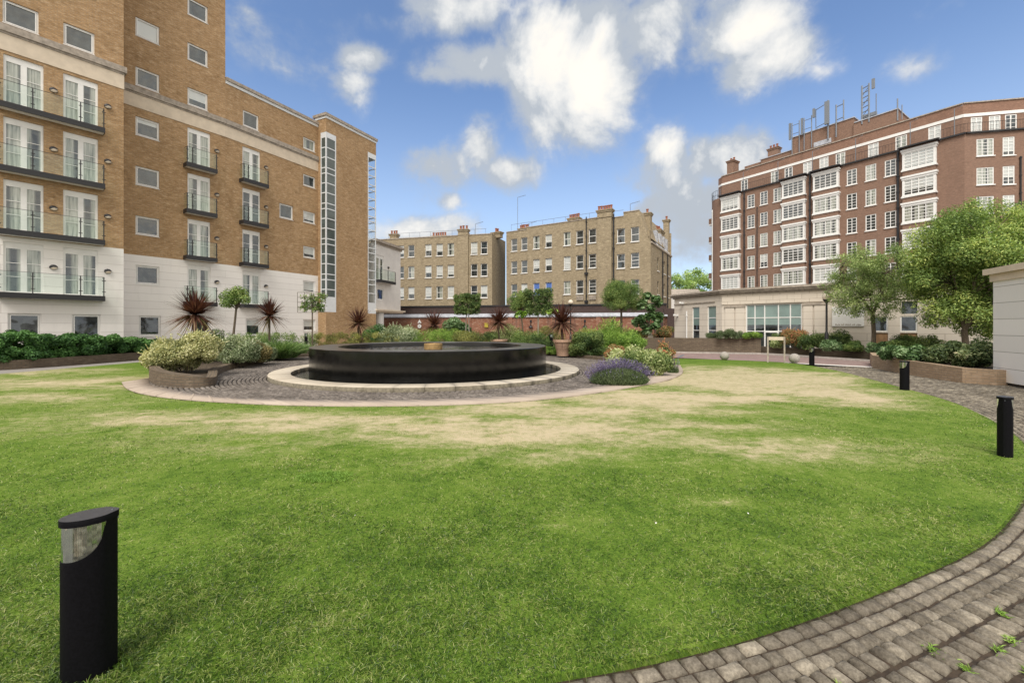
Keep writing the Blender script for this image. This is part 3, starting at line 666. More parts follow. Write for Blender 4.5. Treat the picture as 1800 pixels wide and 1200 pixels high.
b.box(8.66, 10.1, -.3, .5, 0, 14.35, F1, skip='b')
q = [F1.P(-6, 0, 0)[:2], F1.P(13.38, 0, 0)[:2], F1.P(14.5, -4.7, 0)[:2], F1.P(-6, -12, 0)[:2]]
q[2] = (F1.P(13.38, 0, 0)[0]-F1.n.x*5+.55, F1.P(13.38, 0, 0)[1]-F1.n.y*5)
vq(b, q[1], q[2], 0, 14); vq(b, q[2], q[3], 0, 14); vq(b, q[3], q[0], 0, 14); slabq(b, q, 13.8)
b.build('wall', M['mbrick'], M1)
b = MB(); b.box(-6, 8.66, -.06, .3, 14.003, 14.12, F1); b.box(10.1, 13.42, -.06, .3, 14.003, 14.12, F1)
b.build('coping', M['moul'], M1)
b = MB(); [brickhead(b, F1, h[0], h[1], h[3]) for h in HM]; b.build('window_arches', M['mbrick'], M1)
for h in HM: put(F1, M1, 'sash', h[0], h[2], rk(dict(pd=4, pb=4, pc=2)))
chimney(M1, F1.P(9.38, .0, 0)[:2], 1.3, .7, 14.0, 14.8, 3, F1.a); chimney(M1, F1.P(13.6, -1.8, 0)[:2], .7, 1.4, 13.8, 14.6, 2, F1.a+1.2)
chimney(M1, F1.P(4.2, -4, 0)[:2], 2.2, .8, 13.8, 15.0, 6, F1.a); chimney(M1, F1.P(-2.6, -3, 0)[:2], 1.1, .8, 13.8, 15.4, 3, F1.a); chimney(M1, F1.P(-.6, -5, 0)[:2], .9, .8, 13.8, 14.5, 3, F1.a)
rail(M1, F1, -2, 12.5, 14.1, .75); aerial(M1, F1.P(10.4, -2, 0), 2.0, 14)
M2 = thing('brick_mansion_block', 'pale brown stock brick mansion block with raised gable, left of the tall brown block', 'building', (8, 54, 0))
F2 = Fr((-.77, 58), (15.6, 48)); b = MB()
HM = [(s, s+.93, z, z+1.66) for s in (.78, 2.34, 4.15, 5.93, 8.5, 10.2, 11.83) for z in (2.7, 5.7, 8.78, 11.8)] + [(s, s+.93, z, z+1.66) for s in (15.33, 16.97) for z in (2.4, 5.4, 8.46, 11.42)]
F2.wall(b, 0, 16.09, (0, 14.45), HM, .16); F2.wall(b, 16.09, 17.93, (0, 14.9), HM, .16)
F2.wall(b, 17.93, F2.L, (0, 11.1))
P = F2.P; b.poly([P(17.93, 0, 11.1), P(F2.L, 0, 11.1), P(18.85, 0, 11.9), P(17.93, 0, 14.9)], [(0, 0), (1.25, 0), (.9, .8), (0, 3.8)])
b.poly([P(18.85, 0, 11.9), P(18.85, -9, 11.9), P(17.93, -9, 14.9), P(17.93, 0, 14.9)]); b.box(16.09, 17.93, .001, .5, 14.3, 14.9, F2, skip='f')
b.box(3.15, 13.0, 0.001, .4, 14.452, 14.72, F2)
b.box(13.03, 14.75, -.3, .6, 0, 15.0, F2, skip='b')
F2s = Fr((15.6, 48), (21.7, 58.1))
HS = [(s, s+.8, z, z+1.6) for s in (3.3, 6.9, 9.4) for z in (2.5, 5.5, 8.35)]
F2s.wall(b, 0, F2s.L, (0, 11.1), HS, .16)
e = F2s.P(F2s.L, 0, 0)[:2]; e2 = (e[0]+F2.n.x*-0-16.4*F2.d.x, e[1]-16.4*F2.d.y); st = F2.P(0, 0, 0)[:2]
vq(b, e, e2, 0, 14.4); vq(b, e2, st, 0, 14.4); slabq(b, [st, F2.P(17.9, 0, 0)[:2], F2.P(17.9, -11, 0)[:2], e2], 14.3)
b.build('wall', M['mbrick'], M2)
b = MB(); b.box(0, 3.1, -.06, .3, 14.453, 14.55, F2); b.box(3.12, 13.0, -.06, .3, 14.723, 14.82, F2); b.box(14.78, 16.05, -.06, .3, 14.453, 14.55, F2); b.box(16.07, 17.9, -.06, .3, 14.903, 15.0, F2)
b.box(.1, F2s.L, -.12, .3, 11.1, 11.3, F2s); b.build('coping', M['moul'], M2)
b = MB()   # mansard and dormers on the side
b.poly([F2s.P(3.5, -.3, 11.3), F2s.P(F2s.L, -.3, 11.3), F2s.P(F2s.L, -1.8, 14.2), F2s.P(3.5, -1.8, 14.2)]); b.box(3.5, F2s.L, 1.8, 8, 14.0, 14.3, F2s)
for s in (4.3, 6.4, 8.5, 10.4): b.box(s, s+1.1, .35, 2, 11.5, 13.4, F2s)
b.build('roof', M['lead'], M2)
for s in (4.3, 6.4, 8.5, 10.4): put(F2s, M2, 'sash', s+.08, 11.62, 'pb', out=-.24)
b = MB(); [brickhead(b, F2, h[0], h[1], h[3]) for h in HM]; b.build('window_arches', M['mbrick'], M2)
for i, h in enumerate(HM):
    k = rk(dict(pd=4, pb=4, pc=2))
    if abs(h[2]-5.7) < .01 and h[0] in (4.15, 5.93): k = 'blue'
    put(F2, M2, 'sash_bars' if h[0] in (11.83, 16.97) and h[2] < 9 else 'sash', h[0], h[2], k)
for h in HS: put(F2s, M2, 'sash', h[0], h[2], 'pd')
chimney(M2, F2.P(13.9, .0, 0)[:2], 1.75, .75, 14.6, 15.5, 6, F2.a)
chimney(M2, F2.P(1.4, -2.5, 0)[:2], 1.5, .8, 14.3, 15.3, 5, F2.a); chimney(M2, F2.P(8.9, -2.5, 0)[:2], 1.5, .8, 14.3, 15.75, 5, F2.a)
chimney(M2, F2s.P(2.6, -1.0, 0)[:2], .9, .9, 11.1, 15.1, 1, F2.a); chimney(M2, F2s.P(8.8, -1.0, 0)[:2], 2.2, .9, 13, 14.2, 5, F2s.a); chimney(M2, F2s.P(11.6, -.6, 0)[:2], .7, .7, 11, 16.2, 1, F2.a)
b = MB(); b.box(15.9, 18.9, .6, 1.2, 11, 12.7, F2, skip=''); b.build('parapet', M['mbrick'], M2)
rail(M2, F2, .6, 12.8, 14.75, .75); rail(M2, F2, 14.9, 16, 14.5, .8)
pipe(M2, F2, 11.55, 3, 15, .07, .1, hopper=(8.0, 4.6)); pipe(M2, F2, 14.95, 3, 14.9, .09, .12); pipe(M2, F2s, 5.9, 0, 11, .07, .1); pipe(M2, F2s, 8.9, 0, 11, .07, .1)
aerial(M2, F2.P(1.2, -1, 0), 5.0, 14.3); aerial(M2, F2.P(2.9, -1, 0), 1.2, 14.3); aerial(M2, F2.P(16.6, -1, 0), 1.2, 14.9)

# ================================================================== tall brown brick block on the right
RB = thing('brown_brick_block', 'tall dark brown brick block with white bay windows, set back attic and roof masts', 'building', (42, 56, 0))
FR = Fr((32.4, 66.4), (47.2, 44.5)); F3 = Fr((47.2, 44.5), (72.2, 39.5)); L = FR.L; b = MB()
BAY = (.38, 9.05, 12.78, 21.6); BW = 2.75; RZ = [4.2+2.985*k for k in range(6)]
SGL = (4.17, 5.96, 7.76, 16.28, 18.14, 19.95)
HR = [(s, s+1.02, z, z+1.88) for s in SGL for z in RZ]
FR.wall(b, 0, L, (0, 21.7), HR, .1)
HR3 = [(s, s+1.5, z+.2, z+1.98) for s in (1.05, 7.2, 13) for z in RZ] + [(s, s+1.02, z+.1, z+1.98) for s in (3.3, 5.4, 9.6, 11.2, 16) for z in RZ]
F3.wall(b, 0, 22, (0, 21.7), HR3, .1)
# rounded end
ctr = Vector((32.4, 66.4))-FR.n*2.4; arc = []
for k in range(9):
    a = k/8*math.pi/2; v = FR.n*math.cos(a)*2.4-FR.d*math.sin(a)*2.4; arc.append((ctr.x+v.x, ctr.y+v.y))
for p_, q_ in zip(arc[1:], arc[:-1]): vq(b, p_, q_, 0, 21.7)
bk = (arc[-1][0]-FR.n.x*10, arc[-1][1]-FR.n.y*10); e3 = F3.P(22, 0, 0)[:2]; e3b = F3.P(22, -12, 0)[:2]
vq(b, bk, arc[-1], 0, 21.7); vq(b, e3, e3b, 0, 21.7); slabq(b, [*arc[::-1], FR.P(L, 0, 0)[:2], e3, e3b, bk], 21.69)
b.build('wall', M['rbrick'], RB)
# set-back attic storey
b = MB(); q = .8; ZA0, ZA1 = 21.7, 25.2
FA = Fr(FR.P(0, -q, 0)[:2], FR.P(L-.25, -q, 0)[:2]); F3A = Fr(FR.P(L-.25, -q, 0)[:2], F3.P(22, -q, 0)[:2])
HA = [(s, s+1.02, 21.85, 23.7) for s in (2.8, 7.05, 8.85, 11.15, 13.05, 14.85, 18.15, 20.7, 23.5)]
HA3 = [(s, s+1.02, 21.85, 23.7) for s in (.7, 2.3, 3.7, 6, 8.5, 11, 13)]
ma = [(99, 0)]
FA.wall(b, -.2, FA.L, (ZA0, 23.72), HA, .1); F3A.wall(b, 0, F3A.L, (ZA0, 23.72), HA3, .1)
FA.wall(b, -.2, FA.L, (23.72, ZA1), mz=[(99, 1)]); F3A.wall(b, 0, F3A.L, (23.72, ZA1), mz=[(99, 1)])
a0 = FA.P(-.2, 0, 0)[:2]; a1 = FA.P(-1.1, -.6, 0)[:2]; a2 = FA.P(-1.5, -1.6, 0)[:2]; a3 = FA.P(-1.5, -9, 0)[:2]
for p_, q_ in ((a1, a0), (a2, a1), (a3, a2)): vq(b, p_, q_, ZA0, 23.72); vq(b, p_, q_, 23.72, ZA1, 1)
slabq(b, [a3, a2, a1, a0, FA.P(FA.L, 0, 0)[:2], F3A.P(F3A.L, 0, 0)[:2], F3A.P(F3A.L, -9, 0)[:2]], ZA1-.02)
b.build('attic_wall', [M['rbrick'], M['rtop']], RB)
b = MB(); b.box(-.25, FA.L+.02, -.05, -.002, 23.78, 24.1, FA); b.box(.02, F3A.L, -.05, -.002, 23.78, 24.1, F3A); b.box(0, math.dist(a0, a1), -.05, -.002, 23.78, 24.1, Fr(a1, a0)); b.build('white_band', M['white'], RB)
b = MB(); b.box(-.25, FA.L, -.1, .3, ZA1+.003, ZA1+.12, FA); b.box(.02, F3A.L, -.1, .3, ZA1+.003, ZA1+.12, F3A); b.build('attic_coping', M['moul'], RB)
b = MB()   # black gutter line, stepping round the bays
for s0, s1 in ((-.05, .3), (3.25, 9.0), (11.9, 12.7), (15.6, 21.5), (24.45, L+.1)): b.box(s0, s1, -.22, -.002, 21.703, 21.85, FR)
b.box(.1, 22, -.22, -.002, 21.703, 21.85, F3)
for s in BAY: b.box(s-.25, s+BW+.25, -.95, -.002, 21.7, 21.83, FR)
b.build('gutter', M['blackm'], RB)
for h in HR: put(FR, RB, 'steel', h[0], h[2], rk(dict(pd=5, pb=2, pc=4)))
for h in HR3: put(F3, RB, 'steel_wide' if h[1]-h[0] > 1.2 else 'steel', h[0], h[2], rk(dict(pd=1, pb=2, pc=5)))
for h in HA: put(FA, RB, 'attic', h[0], h[2], rk(dict(pd=3, pb=2, pc=3)))
for h in HA3: put(F3A, RB, 'attic', h[0], h[2], rk(dict(pd=3, pb=2, pc=3)))
# bays: brick apron box > white bay windows
def bay_meshes():
    w_, h, pr = BW, 2.42, .44; b = MB()
    b.box(-.10, w_+.10, -pr-.09, -.003, 0, .13); b.box(-.05, w_+.05, -pr-.04, -.003, .153, .25)
    b.box(-.06, w_+.06, -pr-.05, -.003, h-.42, h-.2); b.box(-.13, w_+.13, -pr-.13, -.003, h-.197, h)
    for x in (0, w_-.2): b.box(x, x+.2, -pr, -pr+.2, .253, h-.423)
    for x in (0, w_-.12): b.box(x, x+.12, -.14, -.003, .253, h-.423)
    for k in range(1, 4): b.box(.2+k*(w_-.4)/4-.035, .2+k*(w_-.4)/4+.035, -pr+.01, -pr+.09, .253, h-.423)
    for k in range(1, 5):
        z = .25+k*(h-.67)/5; t = .028 if k < 4 else .04
        b.box(.2, w_-.2, -pr+.02, -pr+.07, z-t, z+t)
        for x in (.04, w_-.09): b.box(x, x+.05, -pr+.2, -.14, z-t, z+t)
    b.box(.2, w_-.2, -pr+.005, -pr+.1, .253, .33); b.box(.2, w_-.2, -pr+.005, -pr+.1, h-.5, h-.423)
    o = b.build('bay', M['white']); f = o.data; bpy.data.objects.remove(o); pm = {}
    for k in ('pd', 'pc', 'pb'):
        p = MB(); x0, x1, y = .07, w_-.07, -pr+.06
        p.poly([(x0, y, .2), (x1, y, .2), (x1, y, h-.4), (x0, y, h-.4)]); p.poly([(x0, -.01, .2), (x0, y, .2), (x0, y, h-.4), (x0, -.01, h-.4)], [(0, .2), (.5, .2), (.5, 2), (0, 2)]); p.poly([(x1, y, .2), (x1, -.01, .2), (x1, -.01, h-.4), (x1, y, h-.4)], [(0, .2), (.5, .2), (.5, 2), (0, 2)])
        o = p.build('pane', M[k]); pm[k] = o.data; bpy.data.objects.remove(o)
    return f, pm
WK['bay'] = bay_meshes()
for s in BAY:
    for k in range(7):
        b = MB()
        if k == 0: z0, z1 = 0, RZ[0]-.02
        else: z0, z1 = RZ[k-1]+2.403, (RZ[k]-.003 if k < 6 else 21.7)
        b.box(s+.02, s+BW-.02, -.43, -.003, z0, z1, FR); b.build('bay_brickwork', M['rbrick'], RB)
    for z in RZ: put(FR, RB, 'bay', s, z, rk(dict(pd=4, pb=1, pc=4)), 'bay_window')
for s, r in ((3.75, .1), (12.3, .11), (21.15, .11), (5.6, .05)): pipe(RB, FR, s, 2, 21.6 if r > .06 else 19, r, .12)
pipe(RB, F3, 4.75, 2, 19, .07, .1)
rail(RB, FR, 3.4, 8.9, 21.85, 1.0, -.1, .28, 'railing', 1); rail(RB, FR, 15.8, 21.4, 21.85, 1.0, -.1, .28, 'railing', 1); rail(RB, FR, 24.6, L, 21.85, 1.0, -.1, .25, 'railing', 1); rail(RB, F3, .1, 20, 21.85, 1.0, -.1, .25, 'railing', 1)
# curved end: tall glazed strip, balconies, roof rail
b = MB(); fg = Fr(arc[5], arc[4])
b.box(.05, .13, -.06, .02, 3.5, 20.3, fg); b.box(.62, .7, -.06, .02, 3.5, 20.3, fg); b.box(.33, .41, -.05, .02, 3.5, 20.3, fg)
for k in range(52): b.box(.13, .62, -.04, .02, 3.5+k*.325, 3.56+k*.325, fg)
go = b.build('stair_window', M['white'], RB); p = MB(); p.box(.06, .69, -.02, -.003, 3.5, 20.3, fg); q = p.build('pane', M['pd']); q.parent = go
bx = Vector(arc[-1])
for k in range(6):
    z = 4.2+2.985*k; b = MB(); n_ = -FR.d; 
    fb = Fr((bx.x-FR.n.x*3.2, bx.y-FR.n.y*3.2), (bx.x, bx.y))
    b.box(.2, 3.1, -1.0, -.003, z-.75, z-.55, fb, 1); b.box(.2, 3.1, -1.0, -.9, z-.547, z+.35, fb, 0); b.box(3.0, 3.1, -.897, -.003, z-.547, z+.35, fb, 0); b.box(.6, 2.7, -.45, -.003, z-1.5, z-.753, fb, 1); b.box(.2, 3.12, -1.03, -1.003, z-.3, z-.05, fb, 1)
    b.build('balcony', [M['rbrick'], M['white']], RB)
rr = Fr(arc[7], arc[0]); b = MB()
for k in range(9): b.tube([(arc[k][0], arc[k][1], 21.7), (arc[k][0], arc[k][1], 23.0)], .03, 5)
for z in (22.3, 23.0): b.tube([(p_[0], p_[1], z) for p_ in arc], .03, 5)
b.build('roof_railing', M['steel'], RB)
# lift housings and chimney on the roof
b = MB()
b.box(4.8, 9.25, 2.6, 8, 25, 26.6, FR); b.box(9.28, 16.3, 2.2, 8, 25, 28.15, FR); b.box(16.33, 20.6, 2.0, 7, 25, 27.35, FR)
b.build('roof_housing', M['rbrick'], RB)
b = MB()
b.box(4.7, 9.2, 2.5, 8.1, 26.603, 26.7, FR); b.box(9.2, 16.4, 2.1, 8.1, 28.153, 28.26, FR); b.box(16.42, 20.7, 1.9, 7.1, 27.353, 27.46, FR); b.box(11.9, 13.9, 2.1, 2.19, 25.9, 26.5, FR); b.build('roof_edge', M['lead'], RB)
chimney(RB, FR.P(.9, -2.0, 0)[:2], 1.0, 1.6, 25, 27.5, 2, FR.a, 'rbrick'); chimney(RB, FR.P(5.6, -5, 0)[:2], 1.4, 1, 27, 28.6, 3, FR.a, 'rbrick')
b = MB(); b.box(2.2, 4.6, 3, 6, 25.2, 26.5, FR); b.build('roof_housing', M['rbrick'], RB)
def mast(s, z, kind):
    b = MB(); Pt = lambda a, zz, o=-2.0: FR.P(a, o, zz)
    if kind == 0:
        for a in (s, s+.9): b.tube([Pt(a, z-1.8), Pt(a, z+2.6)], .06, 6)
        for zz in (z+1.0, z+2.2): b.tube([Pt(s, zz), Pt(s+.9, zz)], .04, 5)
        b.box(s-.35, s-.1, 1.8, 2.0, z+.3, z+2.6, FR)
    elif kind == 1:
        b.tube([Pt(s, z-1.6), Pt(s, z+3.6)], .09, 6); b.box(s-.3, s+.2, 1.65, 1.9, z+.4, z+3.4, FR)
        b.tube([Pt(s-1.4, z+.5), Pt(s, z+.8)], .05, 5); b.tube([Pt(s-1.4, z+2.9), Pt(s, z+3.3)], .05, 5); b.tube([Pt(s-1.4, z+.4), Pt(s-1.4, z+3.0)], .05, 5); b.box(s-1.7, s-1.45, 1.7, 1.95, z+1.9, z+3.1, FR)
        b.tube([Pt(s+.9, z-1.6), Pt(s+.9, z+2.6)], .08, 6); b.tube([Pt(s+1.7, z+.4), Pt(s+1.7, z+2.9)], .07, 6)
        for zz in (z+.6, z+2.3): b.tube([Pt(s+.9, zz), Pt(s+1.7, zz+.1)], .06, 5)
    elif kind == 2:
        for a in (s, s+.7): b.tube([Pt(a, z-.6), Pt(a, z+4.2)], .09, 6)
        for k in range(7): b.tube([Pt(s, z+.2+k*.6), Pt(s+.7, z+.35+k*.6)], .06, 5)
        for k in range(3): b.tube([Pt(s, z+.3+k*1.3), Pt(s+.7, z+1.2+k*1.3)], .04, 5)
        b.box(s+1.0, s+1.3, 1.8, 2.0, z+3.3, z+4.5, FR); b.tube([Pt(s+1.4, z), Pt(s+1.4, z+2.6)], .05, 5); b.box(s-.1, s+1.4, 2, 2.4, z+.1, z+.5, FR)
    else: b.tube([Pt(s, z-1), Pt(s, z+1.6)], .07, 6); b.tube([Pt(s+.4, z-1), Pt(s+.4, z+.7)], .05, 6)
    b.build('antenna', M['steel'], RB)
mast(9.3, 27.6, 0); mast(10.8, 27.7, 0); mast(13.6, 27.9, 1); mast(17.2, 27.5, 2); mast(20.6, 27.0, 3)
for s in (3.6, 8.4, 12.6, 17.2, 22.2, 25.7):
    b = MB(); b.tube([FR.P(s, .1, 21.8), FR.P(s, .1, 24.6), FR.P(s+.5, -.6, 25.0)], .035, 5); b.build('davit_pole', M['steel'], RB)
# ================================================================== low stone pavilion on the right
PB = thing('stone_pavilion', 'low cream stone building with deep cornice and wide green glazed window', 'building', (17, 29, 0))
A1 = Fr((12.6, 33.1), (14.07, 28.6)); A2 = Fr((14.07, 28.6), (23.5, 19.55)); b = MB()
H1p = [(1.92, 2.66, .0, 3.06), (3.42, 4.22, .0, 3.06)]; H2p = [(1.46, 4.5, .0, 3.04)]
LOW = [(7.76, 8.36, 1.36, 2.18), (8.84, 9.5, 1.36, 2.18)]; PAN = [(7.76, 8.36, .3, 1.3), (8.84, 9.5, .3, 1.3), (8.9, 9.5, 2.3, 2.95)]
A1.wall(b, 0, A1.L, (-.1, 3.75), H1p, .15, mz=[(9, 0)]); A2.wall(b, 0, A2.L, (-.1, 3.1), H2p+LOW+PAN, .15, mz=[(9, 0)]); A2.wall(b, 0, A2.L, (3.1, 3.75), o=.06, mz=[(9, 1)])
e0 = A1.P(0, 0, 0)[:2]; e1 = A2.P(A2.L, 0, 0)[:2]; k0 = (e0[0]+3, e0[1]+3.5); k1 = (e1[0]+8, e1[1]+6)
vq(b, k0, e0, -.1, 3.9); vq(b, e1, k1, -.1, 3.9); vq(b, k1, k0, -.1, 3.9); slabq(b, [e0, A1.P(A1.L, 0, 0)[:2], e1, k1, k0], 3.9)
b.poly([A2.P(0, .06, 3.1), A2.P(0, 0, 3.1), A2.P(A2.L, 0, 3.1), A2.P(A2.L, .06, 3.1)]); b.poly([A2.P(0, 0, 3.1), A2.P(0, .06, 3.1), A2.P(0, .06, 3.75), A2.P(0, 0, 3.75)])
b.build('wall', [M['ash2'], M['ash']], PB)
b = MB(); b.box(-.1, A1.L, -.08, .4, 3.75, 3.86, A1); b.box(-.2, A1.L, -.2, .4, 3.863, 3.98, A1); b.box(-.28, A1.L-.0, -.28, .4, 3.983, 4.1, A1)
b.box(-.05, A2.L, -.14, .4, 3.753, 3.863, A2); b.box(-.1, A2.L, -.26, .4, 3.866, 3.984, A2); b.box(-.12, A2.L, -.34, .4, 3.987, 4.12, A2); b.box(.0, A1.L-.6, -.05, -.002, 3.3, 3.38, A1)
b.build('cornice', M['moul'], PB)
for s0, s1 in ((.22, .78), (.86, 1.38), (4.58, 5.04), (5.12, 5.7)):
    b = MB(); b.box(s0, s1, -.07, -.002, -.1, 2.9, A2, 0); b.box(s0-.04, s1+.04, -.11, -.002, 2.903, 3.03, A2, 1); b.build('pilaster', [M['ash2'], M['moul']], PB)
def bigwin(fr, h, xs, zs, gl='shopg', nm='window'):
    b = MB(); a, c, z0, z1 = h
    b.box(a, a+.06, .06, .12, z0, z1, fr); b.box(c-.06, c, .06, .12, z0, z1, fr); b.box(a+.06, c-.06, .06, .12, z1-.05, z1, fr)
    for x in xs: b.box(x-.03, x+.03, .063, .118, z0, z1-.05, fr)
    for z in zs: b.box(a+.06, c-.06, .066, .114, z-.025, z+.025, fr)
    o = b.build(nm, M['white'], PB)
    for k, (za, zb) in enumerate(((z0, 1.75), (1.75, z1))):
        p = MB(); p.box(a+.02, c-.02, .09, .1, za, zb-.002, fr); q = p.build('pane', M['pd' if k == 0 else gl]); q.parent = o
bigwin(A1, H1p[0], (), (1.38, 2.25)); bigwin(A1, H1p[1], (), (1.38, 2.25)); bigwin(A2, H2p[0], (1.97, 2.52, 3.27, 3.9), (1.35, 2.2))
b = MB()   # glazed door in the wide window
b.box(2.5, 2.58, .0, .06, .0, 1.35, A2); b.box(3.2, 3.28, .0, .06, 0, 1.35, A2); b.box(2.58, 3.2, .0, .06, 1.27, 1.35, A2); b.box(2.58, 3.2, 0, .06, 0, .1, A2); b.build('door', M['white'], PB)
for h in LOW:
    b = MB(); a, c, z0, z1 = h
    for q in ((a, a+.06, z0, z1), (c-.06, c, z0, z1), (a+.06, c-.06, z0, z0+.06), (a+.06, c-.06, z1-.06, z1)): b.box(q[0], q[1], .03, .1, q[2], q[3], A2)
    o = b.build('window', M['white'], PB); p = MB(); p.box(a, c, .07, .08, z0, z1, A2); q = p.build('pane', M['pd']); q.parent = o
for h, mm in zip(PAN, ('ochre', 'ochre', 'pd')):
    b = MB(); b.box(h[0], h[1], .05, .06, h[2], h[3], A2); b.build('panel', M[mm], PB)
b = MB(); b.box(5.08, 5.3, -.04, -.003, 1.35, 1.75, A2); b.build('vent_grille', M['moul'], PB)
pipe(PB, A1, 1.45, 0, 2.8, .05, .08)
for o in PB.children:
    if o.name.startswith('drainpipe'): o.data.materials[0] = M['white']
for s, z in ((.35, 2.45), (1.0, 3.35)):
    b = MB(); b.box(s, s+.12, -.3, -.003, z, z+.14, A1); b.lathe([(0, 0), (.09, .02), (.09, .14), (0, .16)], 10, A1.P(s+.06, .34, z)); b.build('security_camera', M['white'], PB)
sg = thing('wall_board', 'blank white notice board with faint worn lettering fixed to the cream stone wall', 'sign', A2.P(6.7, 0, 1.6))
b = MB(); b.box(5.96, 7.38, -.07, -.02, 1.66, 2.75, A2); b.build('board', M['white'], sg)
def text(s, size, parent, fr, a, o, z, m, name='lettering', ext=.004):
    c = bpy.data.curves.new(name, 'FONT'); c.body = s; c.size = size; c.extrude = ext; c.align_x = 'CENTER'
    t = bpy.data.objects.new(name, c); COL.objects.link(t); dg = bpy.context.evaluated_depsgraph_get(); dg.update()
    me = bpy.data.meshes.new_from_object(t.evaluated_get(dg)); bpy.data.objects.remove(t)
    me.materials.clear(); me.materials.append(m); q = link(me, name, parent); q.location = fr.P(a, o, z); q.rotation_euler = (rad(90), 0, fr.a); return q
b = MB(); x = 6.1
for k in range(34):
    w_ = random.uniform(.012, .03); hh = random.uniform(.05, .11)
    if k not in (7, 12, 21, 27): b.box(x, x+w_, -.074, -.0703, 1.7, 1.7+hh, A2)
    x += w_+.012
b.build('worn_lettering', M['moul'], sg)
# ================================================================== white panel building at the right edge
NW = thing('white_pavilion', 'white panelled building corner with projecting stone coping at the right edge', 'building', (14.6, 10.5, 0))
NF = Fr((13.8, 12.24), (12.2, 8.1)); b = MB()
NF.wall(b, 0, NF.L, (.08, 2.9)); n0 = NF.P(0, 0, 0)[:2]; n1 = NF.P(NF.L, 0, 0)[:2]; n2 = NF.P(NF.L, -5, 0)[:2]; n3 = NF.P(0, -5, 0)[:2]
vq(b, n1, n2, .08, 2.9); vq(b, n2, n3, .08, 2.9); vq(b, n3, n0, .08, 2.9); b.build('wall', M['wpanel'], NW)
b = MB(); b.box(-.05, NF.L+.05, -.05, 5.1, 2.9, 3.1, NF); b.build('frieze', M['cream'], NW)
b = MB(); b.box(-.16, NF.L+.16, -.15, 5.2, 3.103, 3.27, NF); b.build('coping', M['cream'], NW)
b = MB(); b.box(.04, NF.L, .04, 5, -.05, .08, NF); b.build('plinth', M['blackm'], NW)
# ================================================================== boundary wall at the back
BWL = thing('boundary_wall', 'long red brick boundary wall with lead ledge and sooty upper wall behind the garden', 'wall', (0, 44, 0))
FB = Fr((-17, 48.2), (15.0, 41.2)); b = MB()
b.box(0, FB.L, 0, .5, -.1, 2.75, FB)
for s in (8, 12.5, 17, 21.5, 26, 30.5): b.box(s, s+.45, -.12, -.002, -.1, 2.7, FB)
b.build('lower_wall', M['redb'], BWL)
b = MB(); b.poly([FB.P(0, .15, 2.75), FB.P(FB.L, .15, 2.75), FB.P(FB.L, -.45, 3.05), FB.P(0, -.45, 3.05)]); b.box(0, FB.L, -.15, -.1, 2.65, 2.752, FB); b.build('lead_ledge', M['lead'], BWL)
b = MB(); b.box(0, FB.L, .45, .9, 0, 3.78, FB); b.build('upper_wall', M['darkb'], BWL)
b = MB(); b.box(0, FB.L, .38, .97, 3.783, 3.95, FB); b.build('coping', M['blackm'], BWL)
b = MB(); b.box(FB.L-1.2, FB.L-.4, -.35, -.003, 0, 3.2, FB); b.box(FB.L-.3, FB.L+.9, .0, .4, 0, 3.4, FB); b.build('pier', M['darkb'], BWL)
for s in (19.4, 21.9, 24.9, 27.6):
    b = MB(); q = FB.P(s, .1, 1.55); b.lathe([(.0, 0), (.22, .02), (.16, .18), (.06, .22), (.06, .4)], 10, q); b.tube([(q[0], q[1], q[2]+.4), (q[0], q[1], q[2]+.7)], .03, 5); b.box(s-.1, s+.1, -.06, -.003, 2.1, 2.35, FB); b.build('wall_lamp', M['blackm'], BWL)
# signs on the wall
def flat(fr, s, z, pts, o0, o1, name, m, parent=None):
    b = MB(); n = len(pts); f0 = [fr.P(s+x, o1, z+y) for x, y in pts]; k0 = [fr.P(s+x, o0, z+y) for x, y in pts]
    b.poly(f0); b.poly(k0[::-1]); [b.poly([k0[i], k0[(i+1) % n], f0[(i+1) % n], f0[i]]) for i in range(n)]
    return b.build(name, m, parent)
def s_at(fr, px):
    t = (px-900)/750; return (t*fr.p.y-fr.p.x)/(fr.d.x-t*fr.d.y)
circ = lambda r, n=24: [(r*math.cos(2*math.pi*k/n), r*math.sin(2*math.pi*k/n)) for k in range(n)]
ss = s_at(FB, 738.3); Zs = FB.P(ss, 0, 0)[1]
tri = lambda r: [(r*math.cos(a), r*math.sin(a)) for a in (rad(210), rad(330), rad(90))]
t = thing('triangular_sign', 'white triangular warning sign on the red brick wall above the round one', 'sign', FB.P(ss, .2, Zp(566.5, Zs)))
flat(FB, ss, Zp(565.6, Zs), tri(.27), .125, .15, 'plate', M['white'], t); flat(FB, ss, Zp(567.3, Zs), [(-.07, -.02), (.07, -.02), (.05, .03), (-.05, .03)], .151, .154, 'mark', M['blackm'], t)
t = thing('round_sign', 'round white sign with a dark number on the red brick wall below the triangle', 'sign', FB.P(ss, .2, Zp(573, Zs)))
flat(FB, ss, Zp(573, Zs), circ(.22), .125, .15, 'plate', M['white'], t)
text('5', .22, t, FB, ss, .152, Zp(573, Zs)-.075, M['blackm'], 'number')
ss = s_at(FB, 855.5); Zs = FB.P(ss, 0, 0)[1]
t = thing('striped_sign', 'small yellow and black striped hazard board low on the red brick wall', 'sign', FB.P(ss, .2, 1.4))
flat(FB, ss, Zp(571.5, Zs), [(-.2, -.22), (.2, -.22), (.2, .22), (-.2, .22)], .125, .145, 'board', M['yel'], t)
for k in range(4): flat(FB, ss, Zp(571.5, Zs), [(-.2, -.22+k*.11), (.2, -.11+k*.11 if k < 3 else .2), (.2, -.06+k*.11 if k < 3 else .22), (-.2, -.17+k*.11)], .146, .148, 'stripe', M['blackm'], t)
